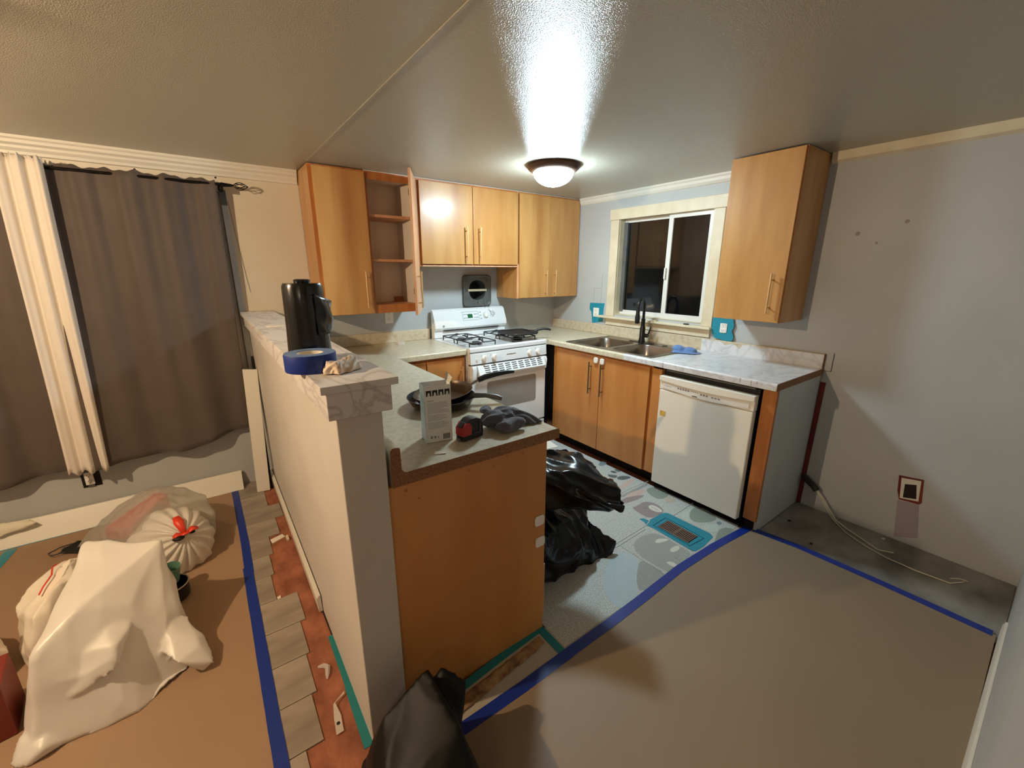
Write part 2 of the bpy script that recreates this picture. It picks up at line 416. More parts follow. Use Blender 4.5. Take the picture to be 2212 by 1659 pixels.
# brown paper sheets
tag(sheet('floor_paper', [(-6.3, -4.9), (-3.052, -4.9), (-3.052, -.085), (-4.04, -.085), (-6.3, -.085)], .0002, .0012, 'paper_tan'),
    'tan protective paper covering the floor left of the half wall', 'floor paper')
tag(sheet('floor_paper', [(-2.30, -3.46), (-2.30, -2.9), (-2.64, -2.9), (-2.575, -2.435), (-2.1, -2.432), (-1.3, -2.41), (-.6, -2.45), (-.555, -2.49), (-.53, -3.44), (-1.0, -3.445)], .0132, .0144, 'paper_right'),
    'brown protective paper covering the floor in front of the kitchen', 'floor paper')
lam = sheet('underlay', [(-2.30, -3.46), (-2.30, -2.9), (-2.66, -2.9), (-2.6, -2.30), (-2.046, -2.28), (-2.046, -2.402), (-.625, -2.402), (-.605, -2.49), (-.57, -3.44)], -.006, .0125, 'underlay')
tag(lam, 'grey flooring edge showing under the brown paper by the peninsula', 'flooring')
tag(sheet('vinyl_floor_strip', [(-.602, -2.492), (-.569, -3.458), (-.002, -3.458), (-.002, -2.492)], -.006, .004, 'vinyl_grey'),
    'bare stained grey floor strip along the window wall beside the dishwasher', 'flooring')
# play mat
pm = thing('play_mat', 'pale grey patterned foam play mat covering the kitchen floor', 'mat', (-1.3, -1.6, 0))
sheet('mat_sheet', [(-2.045, -.70), (-.632, -.70), (-.612, -2.40), (-2.045, -2.40)], -.006, .012, 'mat_base', pm)
PATCH = [
('pale_blue',[(-1.456,-2.132),(-1.407,-2.131),(-1.366,-2.157),(-1.349,-2.202),(-1.366,-2.248),(-1.427,-2.286),(-1.494,-2.329),(-1.559,-2.4),(-1.728,-2.418),(-1.671,-2.249)]),
('grey',[(-1.366,-2.248),(-1.338,-2.269),(-1.332,-2.421),(-1.559,-2.4),(-1.494,-2.329),(-1.427,-2.286)]),
('grey_speck',[(-1.328,-2.126),(-1.064,-2.117),(-1.081,-2.337),(-1.072,-2.375),(-1.248,-2.417),(-1.324,-2.421)]),
('mauve',[(-0.976,-1.888),(-0.931,-1.899),(-0.84,-1.888),(-0.8,-1.95),(-0.829,-2.047),(-0.953,-2.048),(-0.989,-2.021),(-0.986,-1.964)]),
('white',[(-0.88,-1.947),(-0.843,-1.941),(-0.83,-1.972),(-0.837,-2.021),(-0.858,-2.04),(-0.885,-2.021),(-0.894,-1.979)]),
('pink',[(-0.893,-1.684),(-0.726,-1.637),(-0.62,-1.646),(-0.7,-1.683),(-0.802,-1.699)]),
('grey',[(-0.922,-1.747),(-0.785,-1.749),(-0.615,-1.745),(-0.633,-1.771),(-0.802,-1.775),(-0.929,-1.777)]),
('pink',[(-0.882,-1.764),(-0.761,-1.768),(-0.702,-1.797),(-0.748,-1.826),(-0.849,-1.812),(-0.905,-1.795)]),
('mauve',[(-0.974,-1.79),(-0.881,-1.788),(-0.753,-1.847),(-0.872,-1.853),(-1.002,-1.825)]),
('dark_leaf',[(-0.747,-1.482),(-0.724,-1.513),(-0.698,-1.546),(-0.747,-1.567),(-0.769,-1.523)]),
('dark_leaf',[(-0.696,-1.46),(-0.66,-1.472),(-0.661,-1.515),(-0.697,-1.504)]),
('dark_leaf',[(-0.725,-1.555),(-0.662,-1.572),(-0.628,-1.626),(-0.708,-1.623),(-0.751,-1.591)]),
('dark_leaf',[(-0.641,-1.455),(-0.614,-1.49),(-0.633,-1.521),(-0.655,-1.496)]),
('slate',[(-0.616,-1.298),(-0.589,-1.351),(-0.667,-1.375),(-0.694,-1.339)]),
('sage',[(-0.694,-1.791),(-0.6,-1.821),(-0.614,-1.947),(-0.745,-1.946),(-0.744,-1.853)]),
('cream',[(-0.705,-1.94),(-0.643,-1.955),(-0.646,-2.007),(-0.709,-2.021),(-0.737,-1.985)]),
('white',[(-1.149,-2.193),(-1.112,-2.191),(-1.074,-2.223),(-1.079,-2.236),(-1.142,-2.222),(-1.162,-2.207)]),
('white',[(-1.155,-2.291),(-1.123,-2.284),(-1.08,-2.292),(-1.084,-2.312),(-1.125,-2.321),(-1.162,-2.309)]),
('mint',[(-0.806,-2.115),(-0.723,-2.124),(-0.646,-2.128),(-0.746,-2.159),(-0.812,-2.209),(-0.827,-2.179)]),
('sage',[(-0.646,-2.128),(-0.592,-2.167),(-0.629,-2.284),(-0.704,-2.288),(-0.79,-2.234),(-0.787,-2.188),(-0.731,-2.149)]),
('mint',[(-0.811,-2.265),(-0.733,-2.295),(-0.697,-2.33),(-0.762,-2.356),(-0.817,-2.342)]),
('sage',[(-0.726,-2.346),(-0.663,-2.392),(-0.699,-2.419),(-0.849,-2.428),(-0.927,-2.419),(-0.843,-2.382)]),
('slate',[(-0.685,-2.301),(-0.66,-2.31),(-0.668,-2.333),(-0.708,-2.331)]),
('white',[(-1.258,-2.334),(-1.225,-2.351),(-1.23,-2.397),(-1.248,-2.417),(-1.262,-2.366)])]
def round_poly(P, it=2):
    for _ in range(it):
        Q = []
        for i in range(len(P)):
            a, b = Vector(P[i]), Vector(P[(i+1) % len(P)])
            Q += [tuple(a.lerp(b, .25)), tuple(a.lerp(b, .75))]
        P = Q
    return P
for i, (c, P) in enumerate(PATCH):
    build('print_'+{'dark_leaf': 'leaf', 'grey_speck': 'field'}.get(c, 'shape'), MB().prism(round_poly(P), 'z', .0115, .01215+i*.00002), 'mat_'+c, pm)
m_ = MB()
rd = random.Random(3)
for k in range(34):
    u, v = rd.random(), rd.random(); x = -1.23+u*.15+v*.02; y = -2.33-v*.075-u*.012
    m_.box(x, x+.004, y, y-.018, .0115, .0127)
build('print_dashes', m_, 'mat_dashes', pm)['kind'] = 'stuff'
for (cx, cy) in ((-.905, -1.935), (-.885, -2.03)):
    build('print_eye', MB().tube([(cx+.018*math.cos(t), cy+.018*math.sin(t), .0125) for t in [R(200+20*q) for q in range(8)]], .0015, 4), 'ink_grey', pm)
build('print_nose', MB().tube([(-.862, -1.96, .0127), (-.862, -2.02, .0127)], .001, 4), 'ink_grey', pm)
m_ = MB()
for pts in ([(-2.05, -2.03), (-1.84, -2.045), (-1.6, -2.055), (-1.35, -2.078), (-1.06, -2.07), (-1.0, -2.05)], [(-2.05, -2.055), (-1.84, -2.07), (-1.6, -2.08), (-1.35, -2.1), (-1.1, -2.09)],
            [(-.92, -1.735), (-.75, -1.725), (-.59, -1.737)], [(-.83, -2.105), (-.7, -2.1), (-.6, -2.096)]):
    m_.tube([(x, y, .0115) for x, y in pts], .004, 6)
build('raised_seam', m_, 'mat_base', pm, smooth=35)
m_ = MB(); m_.box(-1.346, -1.343, -2.44, -2.09, .0115, .0124)
build('cut_line', m_, 'ink_grey', pm)
# tapes -------------------------------------------------------------
def strip(name, pts, wd, z, m, label, cat='tape', group=None, th=.0006, jit=.0006):
    """tape laid along a polyline on the floor"""
    rd = random.Random(len(pts)*7+int(abs(pts[0][0])*100)); P = [Vector((p[0], p[1])) for p in pts]; L_, R_ = [], []
    dense = []
    for a, b in zip(P[:-1], P[1:]):
        n = max(1, int((b-a).length/.08))
        for i in range(n): dense.append(a.lerp(b, i/n))
    dense.append(P[-1])
    for i, p in enumerate(dense):
        t = (dense[min(i+1, len(dense)-1)]-dense[max(i-1, 0)]).normalized(); n = Vector((-t.y, t.x))
        L_.append(tuple(p+n*(wd/2+rd.uniform(-jit, jit)))); R_.append(tuple(p-n*(wd/2+rd.uniform(-jit, jit))))
    m_ = MB(); k = len(dense)
    vs = [(x, y, z) for x, y in L_]+[(x, y, z) for x, y in R_]+[(x, y, z+th) for x, y in L_]+[(x, y, z+th) for x, y in R_]
    fs = []
    for i in range(k-1):
        fs += [(i, i+1, k+i+1, k+i), (2*k+i, 3*k+i, 3*k+i+1, 2*k+i+1), (i, 2*k+i, 2*k+i+1, i+1), (k+i, k+i+1, 3*k+i+1, 3*k+i)]
    fs += [(0, k, 3*k, 2*k), (k-1, 3*k-1, 4*k-1, 2*k-1)]
    m_.add(vs, fs)
    o = build(name, m_, m); return tag(o, label, cat, group)
strip('painters_tape', [(-3.05, -.07), (-3.045, -.8), (-3.05, -1.12)], .04, .0013, 'tape_blue', 'blue tape strip along the left floor paper, far half by the curtain wall')
strip('painters_tape', [(-3.054, -1.06), (-3.055, -2.2), (-3.07, -3.2), (-3.08, -4.2)], .042, .0021, 'tape_blue', 'blue tape strip along the left floor paper, near half toward the camera')
strip('painters_tape', [(-2.59, -2.43), (-2.44, -2.432), (-2.28, -2.434), (-2.05, -2.432)], .045, .0146, 'tape_blue', 'blue tape strip on the floor in front of the peninsula end panel')
strip('painters_tape', [(-2.09, -2.431), (-1.83, -2.43), (-1.56, -2.424), (-1.25, -2.41), (-.92, -2.42), (-.59, -2.45)], .045, .0154, 'tape_blue', 'long blue tape strip between the patterned mat and the brown paper')
strip('painters_tape', [(-.585, -2.475), (-.545, -2.7), (-.53, -3.05), (-.528, -3.43)], .045, .0146, 'tape_blue', 'blue tape strip along the bare floor by the window wall')
strip('masking_tape', [(-4.5, -.10), (-3.9, -.085), (-3.04, -.075)], .035, .0013, 'tape_teal', 'teal tape strip along the leaning baseboard under the curtains')
strip('masking_tape', [(-4.10, -.12), (-4.14, -.5), (-4.2, -1.0)], .05, .0021, 'tape_teal', 'teal tape strip on the tan paper at the left picture edge')
strip('masking_tape', [(-2.803, -1.755), (-2.806, -2.06)], .030, -.0055, 'tape_teal_dark', 'teal tape strip at the foot of the half wall, farther piece')
strip('masking_tape', [(-2.806, -2.03), (-2.812, -2.285)], .034, -.0048, 'tape_teal_dark', 'teal tape strip at the foot of the half wall, nearer piece')
strip('masking_tape', [(-2.50, -2.305), (-2.3, -2.285), (-2.09, -2.272)], .032, .0128, 'tape_teal_dark', 'teal tape strip along the foot of the peninsula end panel')
strip('masking_tape', [(-2.072, -2.27), (-2.072, -2.425)], .036, .0136, 'tape_teal_dark', 'short teal tape strip at the right corner of the peninsula foot')
tag(blob('broken_board', [[(-2.56, -2.335, .0125), (-2.1, -2.292, .0125), (-2.095, -2.345, .0125), (-2.55, -2.392, .0125), (-2.55, -2.34, .017), (-2.1, -2.298, .017), (-2.1, -2.335, .017), (-2.5, -2.38, .017), (-2.2, -2.32, .022)]], 'osb', None, .005, 0, ((.006, 30, 2, True), (.004, 60, 3, False)), .0126, along=(1, .1, 0)),
    'splintered strip of chipboard between tapes at the peninsula foot', 'board')
# ================================================================ FLOOR REGISTER
fr = thing('floor_register', 'brown metal floor vent with louvres framed by teal tape', 'vent', (-.96, -2.21, .012))
TP = [(-1.042,-2.003),(-1.014,-2.013),(-1.009,-2.046),(-0.858,-2.051),(-0.84,-2.07),(-0.827,-2.343),(-0.847,-2.371),(-0.973,-2.386),(-1.046,-2.381),(-1.06,-2.368),(-1.054,-2.115),(-1.061,-2.074),(-1.043,-2.04)]
sheet('tape_border', TP, .0123, .0135, 'tape_teal', fr)
m_ = MB()
for (a, b_) in [((-1.03, -2.10), (-1.03, -2.33)), ((-.90, -2.09), (-.90, -2.34)), ((-1.03, -2.095), (-.9, -2.09)), ((-1.035, -2.335), (-.9, -2.345))]:
    m_.tube([(a[0], a[1], .0135), ((a[0]+b_[0])/2+.004, (a[1]+b_[1])/2, .0145), (b_[0], b_[1], .0135)], .004, 6)
build('tape_wrinkle', m_, 'tape_teal', fr, smooth=35)
bx('vent_well', (-1.018, -.915, -2.318, -2.118, .0130, .0142), 'black', fr)
m_ = MB()
for k in range(19):
    if k == 9: m_.box(-1.015, -.918, -2.122-k*.0102, -2.122-k*.0102-.009, .0140, .0172); continue
    y = -2.124-k*.0102
    m_.box(-1.012, -.92, y, y-.0048, .0140, .0170)
m_.box(-1.019, -1.012, -2.318, -2.118, .0140, .0172); m_.box(-.921, -.914, -2.318, -2.118, .0140, .0172)
build('louvres', m_, 'vent_brown', fr)

# ================================================================ HALF WALL CAP
cap = thing('half_wall_cap', 'long marble-look cap board on top of the half wall', 'ledge', (-2.745, -1.15, 1.14))
m_ = MB(); m_.prism([(-2.839, 1.216), (-2.645, 1.216), (-2.645, 1.236), (-2.839, 1.236)], 'y', -2.34, -.002)
build('top_board', m_, 'cap_marble', cap, bevel=.002)
m_ = MB().prism([(-2.824, -.002), (-2.824, -2.322), (-2.660, -2.322), (-2.660, -.35), (-2.677, -.35), (-2.677, -2.288), (-2.801, -2.288), (-2.801, -.002)], 'z', 1.142, 1.2155)
build('fascia', m_, 'cap_marble', cap, bevel=.002)

# ================================================================ WORKTOPS
ZC = .926
def nose(x0, x1, z0, z1, left=False, n=6, r=.012):
    """cross-section with one rounded upper edge"""
    P = []
    if left:
        P = [(x1, z0), (x1, z1)]+[(x0+r-r*math.sin(R(90*i/n)), z1-r+r*math.cos(R(90*i/n))) for i in range(n+1)]+[(x0, z0)]
    else:
        P = [(x0, z0), (x0, z1)]+[(x1-r+r*math.sin(R(90*i/n)), z1-r+r*math.cos(R(90*i/n))) for i in range(n+1)]+[(x1, z0)]
    return P
wt = thing('worktop', 'beige laminate worktop on the peninsula and left of the stove', 'worktop', (-2.3, -1.2, .886))
m_ = MB()
P = [(-2.612, .886), (-2.664, .886), (-2.664, .995)]+[(-2.652+.012*math.cos(R(180-22.5*i)), .999+.012*math.sin(R(180-22.5*i))) for i in range(5)][1:]+[(-2.640+.006*math.cos(R(60-30*i)), 1.004+.006*math.sin(R(60-30*i))) for i in range(3)]
P += [(-2.633, .94), (-2.629, .931), (-2.62, .926)]
P += [(-2.017-.0+.012*math.sin(R(18*i)), .914+.012*math.cos(R(18*i))) for i in range(6)]+[(-2.005, .886)]
m_.prism(P, 'y', -2.279, -.002)
build('peninsula_top', m_, 'counter_beige', wt, smooth=40)
m_ = MB(); m_.prism(P, 'y', -2.2805, -2.2792)
build('raw_edge', m_, 'particle_board', wt)
m_ = MB(); m_.prism(nose(-.646, -.002, .886, ZC+.0002, True), 'x', -2.03, -1.462)
build('stove_side_top', m_, 'counter_beige', wt, smooth=40)
bx('backsplash', (-2.632, -1.464, -.022, -.002, ZC, 1.016), 'splash_beige', wt, .004)

w3 = thing('worktop', 'worktop along the window wall with sink and white marble-look film at its right end', 'worktop', (-.33, -1.3, .886))
m_ = MB(); y1, y2 = -.863, -1.655
m_.prism(nose(-.646, -.59, .886, ZC, True), 'y', -2.492, -.66)
m_.box(-.59, -.002, -2.492, y2, .886, ZC); m_.box(-.59, -.002, y1, -.66, .886, ZC); m_.box(-.11, -.002, y2, y1, .886, ZC)
m_.box(-.694, -.002, -.66, -.002, .886, ZC)
build('slab', m_, 'counter_beige', w3, smooth=40)
bx('backsplash', (-.022, -.002, -2.488, -.002, ZC, 1.016), 'splash_beige', w3, .004)
m_ = MB()
PF = [(-.6475, .888)]+[(-.6475+.0125-.0125*math.cos(R(15*i)), .9145+.0125*math.sin(R(15*i))) for i in range(7)]
top_ = PF+[(-.023, .9272), (-.023, .9262), (-.63, .9262), (-.6462, .914), (-.6462, .888)]
m_.prism(top_, 'y', -2.491, -1.70)
m_.prism(PF+[(-.60, .9272), (-.60, .9262), (-.6345, .9262), (-.6462, .914), (-.6462, .888)], 'y', -1.70, -1.47)
FL = [(-1.70, 1.012), (-1.784, 1.006), (-1.838, 1.010), (-1.879, .987), (-1.919, .998), (-1.951, .997), (-1.982, .97), (-2.0, 1.004), (-2.043, 1.010), (-2.083, 1.005), (-2.117, .999), (-2.184, 1.010), (-2.35, 1.012), (-2.487, 1.012)]
m_.prism(FL+[(-2.487, .9265), (-1.70, .9265)], 'x', -.0235, -.0222)
build('marble_film', m_, 'marble_film', w3)
m_ = MB(); m_.prism(nose(-.646, -.002, .886, ZC, True), 'y', -2.4935, -2.4925); m_.box(-.022, -.002, -2.4905, -2.4885, ZC, 1.016)
build('raw_edge', m_, 'particle_board', w3)
for y, h in ((-1.80, .03), (-2.30, .018), (-2.36, .026), (-2.39, .014)): bx('cut_mark', (-.6482, -.6474, y, y-.0012, .918-h, .922), 'ink', w3)

# ================================================================ SINK + FAUCET
sk = thing('sink', 'stainless steel double bowl sink set in the worktop', 'sink', (-.35, -1.26, ZC))
def rrect(x0, x1, y0, y1, r, n=5):
    P = []
    for cx, cy, a in ((x1-r, y1-r, 0), (x0+r, y1-r, 90), (x0+r, y0+r, 180), (x1-r, y0+r, 270)):
        P += [(cx+r*math.cos(R(a+90*i/n)), cy+r*math.sin(R(a+90*i/n))) for i in range(n+1)]
    return P
def bowl(x0, x1, y0, y1, zt, dep, r=.07):
    m_ = MB(); rings = []
    for (ins, dz, rr) in ((0, .002, r), (.004, -.004, r), (.012, -dep*.6, r), (.03, -dep*.93, r*.8), (.07, -dep, r*.5)):
        rings.append([(x, y, zt+dz) for x, y in rrect(x0+ins, x1-ins, y0+ins, y1-ins, rr)])
    n = len(rings[0]); vs = [q for g in rings for q in g]; fs = []
    for i in range(len(rings)-1):
        for k in range(n): l = (k+1) % n; fs.append((i*n+k, i*n+l, (i+1)*n+l, (i+1)*n+k))
    fs.append(tuple(range((len(rings)-1)*n, len(rings)*n)))
    return m_.add(vs, fs)
ZS = ZC+.003
for (a, b_) in ((-1.235, -.875), (-1.643, -1.285)):
    bo = build('bowl', bowl(-.585, -.175, a, b_, ZS, .17), 'steel', sk, smooth=60, solid=.0015)
    build('drain', MB().lathe((-.38, (a+b_)/2, ZS-.168), [(.04, 0), (.04, .003), (.03, .001), (.012, .001)], 20), 'galv', bo, smooth=35)
# deck as polygon with two holes: strips + corner fills
m_ = MB(); z0, z1 = ZC+.0005, ZC+.0045
X0, X1, Y0, Y1 = -.615, -.082, -1.675, -.845
m_.box(X0, -.585, Y0, Y1, z0, z1); m_.box(-.175, X1, Y0, Y1, z0, z1)
m_.box(-.585, -.175, -.875, Y1, z0, z1); m_.box(-.585, -.175, -1.285, -1.235, z0, z1); m_.box(-.585, -.175, Y0, -1.643, z0, z1)
for (a, b_) in ((-1.235, -.875), (-1.643, -1.285)):
    for (cx, sx) in ((-.585, 1), (-.175, -1)):
        for (cy, sy) in ((a, 1), (b_, -1)):
            r = .07; arc = [(cx+sx*r-sx*r*math.cos(R(15*i)), cy+sy*r-sy*r*math.sin(R(15*i))) for i in range(7)]
            m_.prism([(cx, cy)]+arc, 'z', z0, z1)
build('deck', m_, 'steel', sk)
m_ = MB(); m_.tube([(X0, Y0, z1), (X1, Y0, z1), (X1, Y1, z1), (X0, Y1, z1)], .0035, 6, closed=True)
build('rim', m_, 'steel', sk, smooth=35)
build('hole_plug', MB().lathe((-.128, -1.46, z1), [(.022, 0), (.022, .002), (.016, .004), (.002, .004)], 20), 'faucet_black', sk, smooth=35)
fa = thing('faucet', 'tall matte black pull-down faucet behind the sink', 'faucet', (-.125, -1.235, z1))
fx, fy = -.125, -1.235
build('deck_plate', MB().prism(rrect(fx-.028, fx+.028, fy-.12, fy+.12, .027), 'z', z1, z1+.004), 'faucet_black', fa, bevel=.001)
build('body', MB().lathe((fx, fy, z1+.004), [(.027, 0), (.027, .01), (.023, .03), (.022, .12), (.019, .125), (.0165, .14), (.0165, .19), (.018, .192)], 24), 'faucet_black', fa, smooth=35)
m_ = MB(); pts = []
for i in range(15):
    a = R(180*i/14); pts.append((fx-.0-.055*(1-math.cos(a)), fy-.012*(1-math.cos(a)), z1+.30+.055*math.sin(a)))
m_.tube([(fx, fy, z1+.19), (fx, fy, z1+.25)]+pts+[(fx-.11, fy-.024, z1+.27)], .0115, 12)
build('gooseneck', m_, 'faucet_black', fa, smooth=50)
build('spray_head', MB().lathe((fx-.11, fy-.024, z1+.165), [(.014, 0), (.019, .004), (.02, .05), (.0155, .08), (.0145, .115)], 20), 'faucet_black', fa, smooth=35)
m_ = MB(); m_.tube([(fx, fy-.02, z1+.06), (fx, fy-.055, z1+.06)], .016, 14); m_.tube([(fx, fy-.048, z1+.06), (fx+.005, fy-.062, z1+.09), (fx+.01, fy-.07, z1+.135)], [.006, .0065, .005], 8)
build('lever', m_, 'faucet_black', fa, smooth=40)

# ================================================================ UPPER CABINETS
TOP = 2.150
def carcass(p, x0, x1, y0, y1, z0, z1, m='wood', t=.016, back=True, name='carcass', inm=None):
    m_ = MB(); m_.box(x0, x0+t, y0, y1, z0, z1); m_.box(x1-t, x1, y0, y1, z0, z1); m_.box(x0+t, x1-t, y0, y1, z0, z0+t); m_.box(x0+t, x1-t, y0, y1, z1-t, z1)
    if back: m_.box(x0+t, x1-t, y1-.006, y1, z0+t, z1-t)
    return build(name, m_, m, p, bevel=.001)
# -- left unit (one closed door, one open)
c1 = thing('wall_cabinet', 'wood wall cabinet above the half wall with its right door open', 'cabinet', (-2.03, -.17, 1.203))
carcass(c1, -2.377, -1.676, -.318, -.002, 1.203, TOP)
m_ = ring(MB(), 'y', -2.378, -1.676, 1.203, TOP, .023, .024, .059, .05, -.3222, -.3182); m_.box(-2.048, -2.014, -.3222, -.3182, 1.2615, 2.1005)
build('face_frame', m_, 'wood_frame', c1)
m_ = MB(); m_.box(-2.36, -1.693, -.010, -.0085, 1.22, 2.133); m_.box(-1.6935, -1.692, -.316, -.01, 1.22, 2.133); m_.box(-2.36, -1.694, -.316, -.01, 2.125, 2.133)
build('lining', m_, 'cabinet_inside', c1)
for z in (1.575, 1.875): bx('shelf', (-2.36, -1.694, -.295, -.011, z-.009, z+.009), 'wood_edge', c1, .001)
bx('bottom_board', (-2.36, -1.694, -.3175, -.011, 1.2195, 1.262), 'wood_edge', c1, .001)
bx('inner_rail', (-1.76, -1.694, -.04, -.012, 1.2625, 1.30), 'wood_frame', c1)
d = bx('door', (-2.357, -2.032, -.340, -.3225, 1.206, 2.138), 'wood', c1, .0015)
handle(d, -2.085, -.340, 1.25, 1.50, 0, -1)
m_ = MB(); m_.box(-2.2, -2.196, -.0, .0, 0, 0) if False else None
# open door: hinged at (-1.681,-.325)
ang = math.atan2(-.63+.325, -1.848+1.681); dx, dy = math.cos(ang), math.sin(ang); ln = .338; nx, ny = -dy, dx   # outer side faces +x
hx, hy = -1.683, -.327
if nx < 0: nx, ny = -nx, -ny
q = [(hx, hy), (hx+dx*ln, hy+dy*ln), (hx+dx*ln+nx*.017, hy+dy*ln+ny*.017), (hx+nx*.017, hy+ny*.017)]
d = build('door', MB().prism(q, 'z', 1.206, 2.138), 'wood_edge', c1, bevel=.0015)
handle(d, hx+dx*.285+nx*.017, hy+dy*.285+ny*.017, 1.25, 1.50, nx, ny)
for z in (1.33, 2.03): bx('hinge', (-1.705, -1.694, -.318, -.29, z, z+.045), 'hinge', c1)
# -- over the stove
c2 = thing('wall_cabinet', 'short two-door wood wall cabinet above the stove', 'cabinet', (-1.2, -.17, 1.535))
carcass(c2, -1.658, -.744, -.318, -.002, 1.535, TOP)
m_ = MB(); m_.box(-1.675, -1.640, -.3222, -.318, 1.535, TOP); m_.box(-1.64, -.744, -.3222, -.318, 1.535, 1.549); m_.box(-1.64, -.744, -.3222, -.318, 2.12, TOP); m_.box(-1.2, -1.18, -.3222, -.318, 1.549, 2.12); m_.box(-.76, -.744, -.3222, -.318, 1.549, 2.12)
build('face_frame', m_, 'wood_frame', c2)
bx('bottom_rail', (-1.64, -.744, -.328, -.3222, 1.535, 1.545), 'wood_edge', c2)
for (a, b_, hxx) in ((-1.645, -1.197, -1.265), (-1.192, -.747, -1.140)):
    d = bx('door', (a, b_, -.340, -.3225, 1.553, 2.135), 'wood', c2, .0015)
    handle(d, hxx, -.340, 1.58, 1.84, 0, -1)
# -- corner unit
c3 = thing('wall_cabinet', 'tall two-door wood wall cabinet in the corner right of the stove', 'cabinet', (-.37, -.17, 1.262))
carcass(c3, -.742, -.004, -.318, -.002, 1.262, TOP, m='wood')
bx('face_stile', (-.742, -.722, -.3222, -.318, 1.262, 1.56), 'wood_edge', c3)
bx('bottom_rail', (-.722, -.004, -.3222, -.318, 1.262, 1.30), 'wood_frame', c3); bx('top_rail', (-.722, -.004, -.3222, -.318, 2.12, TOP), 'wood_frame', c3)
for (a, b_, hxx) in ((-.725, -.3745, -.428), (-.371, -.012, -.318)):
    d = bx('door', (a, b_, -.340, -.3225, 1.266, 2.138), 'wood', c3, .0015)
    handle(d, hxx, -.340, 1.275, 1.51, 0, -1)
# -- by the window
c4 = thing('wall_cabinet', 'single-door wood wall cabinet right of the window', 'cabinet', (-.17, -2.13, 1.209))
bx('carcass', (-.318, -.002, -2.326, -1.93, 1.209, TOP), 'wood', c4, .001)
bx('side_trim', (-.3222, -.318, -2.326, -1.93, 1.209, TOP), 'wood_frame', c4)
d = bx('door', (-.341, -.3225, -2.322, -1.932, 1.211, 2.146), 'wood', c4, .0015)
handle(d, -.341, -2.262, 1.262, 1.49, -1, 0)
# plaster line above the cabinets
struct(bx('trim_5', (-2.03, -.01, -.3215, -.31, TOP+.0005, CEIL-.0005), 'trim_white'))

# ================================================================ BASE CABINETS
c5 = thing('base_cabinet', 'wood base cabinet between the stove and the peninsula', 'cabinet', (-1.73, -.3, 0))
bx('carcass', (-2.0, -1.464, -.606, -.004, .10, .885), 'wood_frame', c5)
bx('toe_kick', (-2.0, -1.464, -.54, -.50, -.005, .10), 'dark_gap', c5)
d = bx('door', (-1.783, -1.468, -.626, -.607, .115, .862), 'wood_low', c5, .0015)
handle(d, -1.505, -.626, .56, .80, 0, -1)
bx('filler_panel', (-2.0, -1.789, -.622, -.607, .115, .862), 'wood_low', c5, .0015)
c6 = thing('peninsula_cabinet', 'wood peninsula base cabinet beside the half wall with flat end panel', 'cabinet', (-2.36, -1.2, 0))
bx('carcass', (-2.655, -2.075, -2.248, -.61, -.003, .884), 'wood_low', c6)
ep = bx('end_panel', (-2.676, -2.056, -2.268, -2.2485, -.003, .884), 'panel_wood', c6, .0015)
bx('edge_strip', (-2.056, -2.049, -2.266, -2.24, .08, .33), 'wood_edge', ep)
for (z, x) in ((.551, -2.088), (.453, -2.083)):
    build('lock_pad', MB().prism(rrect(x-.024, x+.024, z-.022, z+.022, .012), 'y', -2.274, -2.2685), 'white_plastic', ep, bevel=.0015)
for (x, z) in ((-2.62, .86), (-2.58, .82), (-2.40, .862), (-2.3, .85), (-2.24, .868), (-2.17, .862)): build('screw_mark', MB().lathe((x, -2.2681, z), [(.005, 0), (.004, -.0008), (.001, -.001)], 10, 'y'), 'wood_frame', ep)
c7 = thing('sink_cabinet', 'two-door wood base cabinet under the sink', 'cabinet', (-.3, -1.2, 0))
bx('carcass', (-.606, -.026, -1.705, -.70, .095, .745), 'wood_frame', c7)
m_ = MB(); m_.box(-.606, -.59, -1.785, -.70, .745, .885); m_.box(-.606, -.58, -1.787, -1.7055, .095, .885); m_.box(-.59, -.03, -.716, -.70, .745, .885); m_.box(-.59, -.03, -1.705, -1.69, .745, .885)
build('face_frame', m_, 'wood_frame', c7)
bx('filler_strip', (-.622, -.6065, -1.783, -1.712, .11, .868), 'wood_low', c7, .001)
bx('left_stile', (-.612, -.6065, -.742, -.70, .10, .884), 'wood_low', c7)
bx('toe_kick', (-.54, -.50, -1.787, -.70, -.005, .095), 'dark_gap', c7)
for (a, b_, hy_) in ((-1.2435, -.745, -1.155), (-1.69, -1.2475, -1.276)):
    d = bx('door', (-.6255, -.607, a, b_, .10, .868), 'wood_low', c7, .0015)
    handle(d, -.6255, hy_, .56, .815, -1, 0, 'steel')
    yy = -1.205 if a > -1.3 else -1.268
    k = build('child_lock', MB().prism(rrect(yy-.021, yy+.021, .812, .858, .014), 'x', -.640, -.626), 'white_plastic', d, bevel=.003)
# end panel of the run
c8 = thing('cabinet_end_panel', 'white-painted end panel with orange wood front edge right of the dishwasher', 'panel', (-.3, -2.45, 0))
bx('wood_edge', (-.610, -.585, -2.487, -2.415, .078, .884), 'wood_frame', c8, .001)
bx('painted_side', (-.585, -.012, -2.487, -2.473, -.004, .884), 'wall_paint', c8)
bx('foot', (-.59, -.56, -2.472, -2.42, -.005, .078), 'dark_gap', c8)
# maroon strip on wall behind it
struct(build('trim_6', MB().prism([(-2.512, .0), (-2.4885, .0), (-2.4885, .84), (-2.518, .84)], 'x', -.004, -.0005), 'maroon'))
struct(bx('trim_7', (-.002, -.0005, -2.532, -2.497, .912, 1.025), 'drywall_dark'))
struct(bx('trim_8', (-.0035, -.0021, -2.529, -2.495, .915, 1.030), 'wall_paint'))

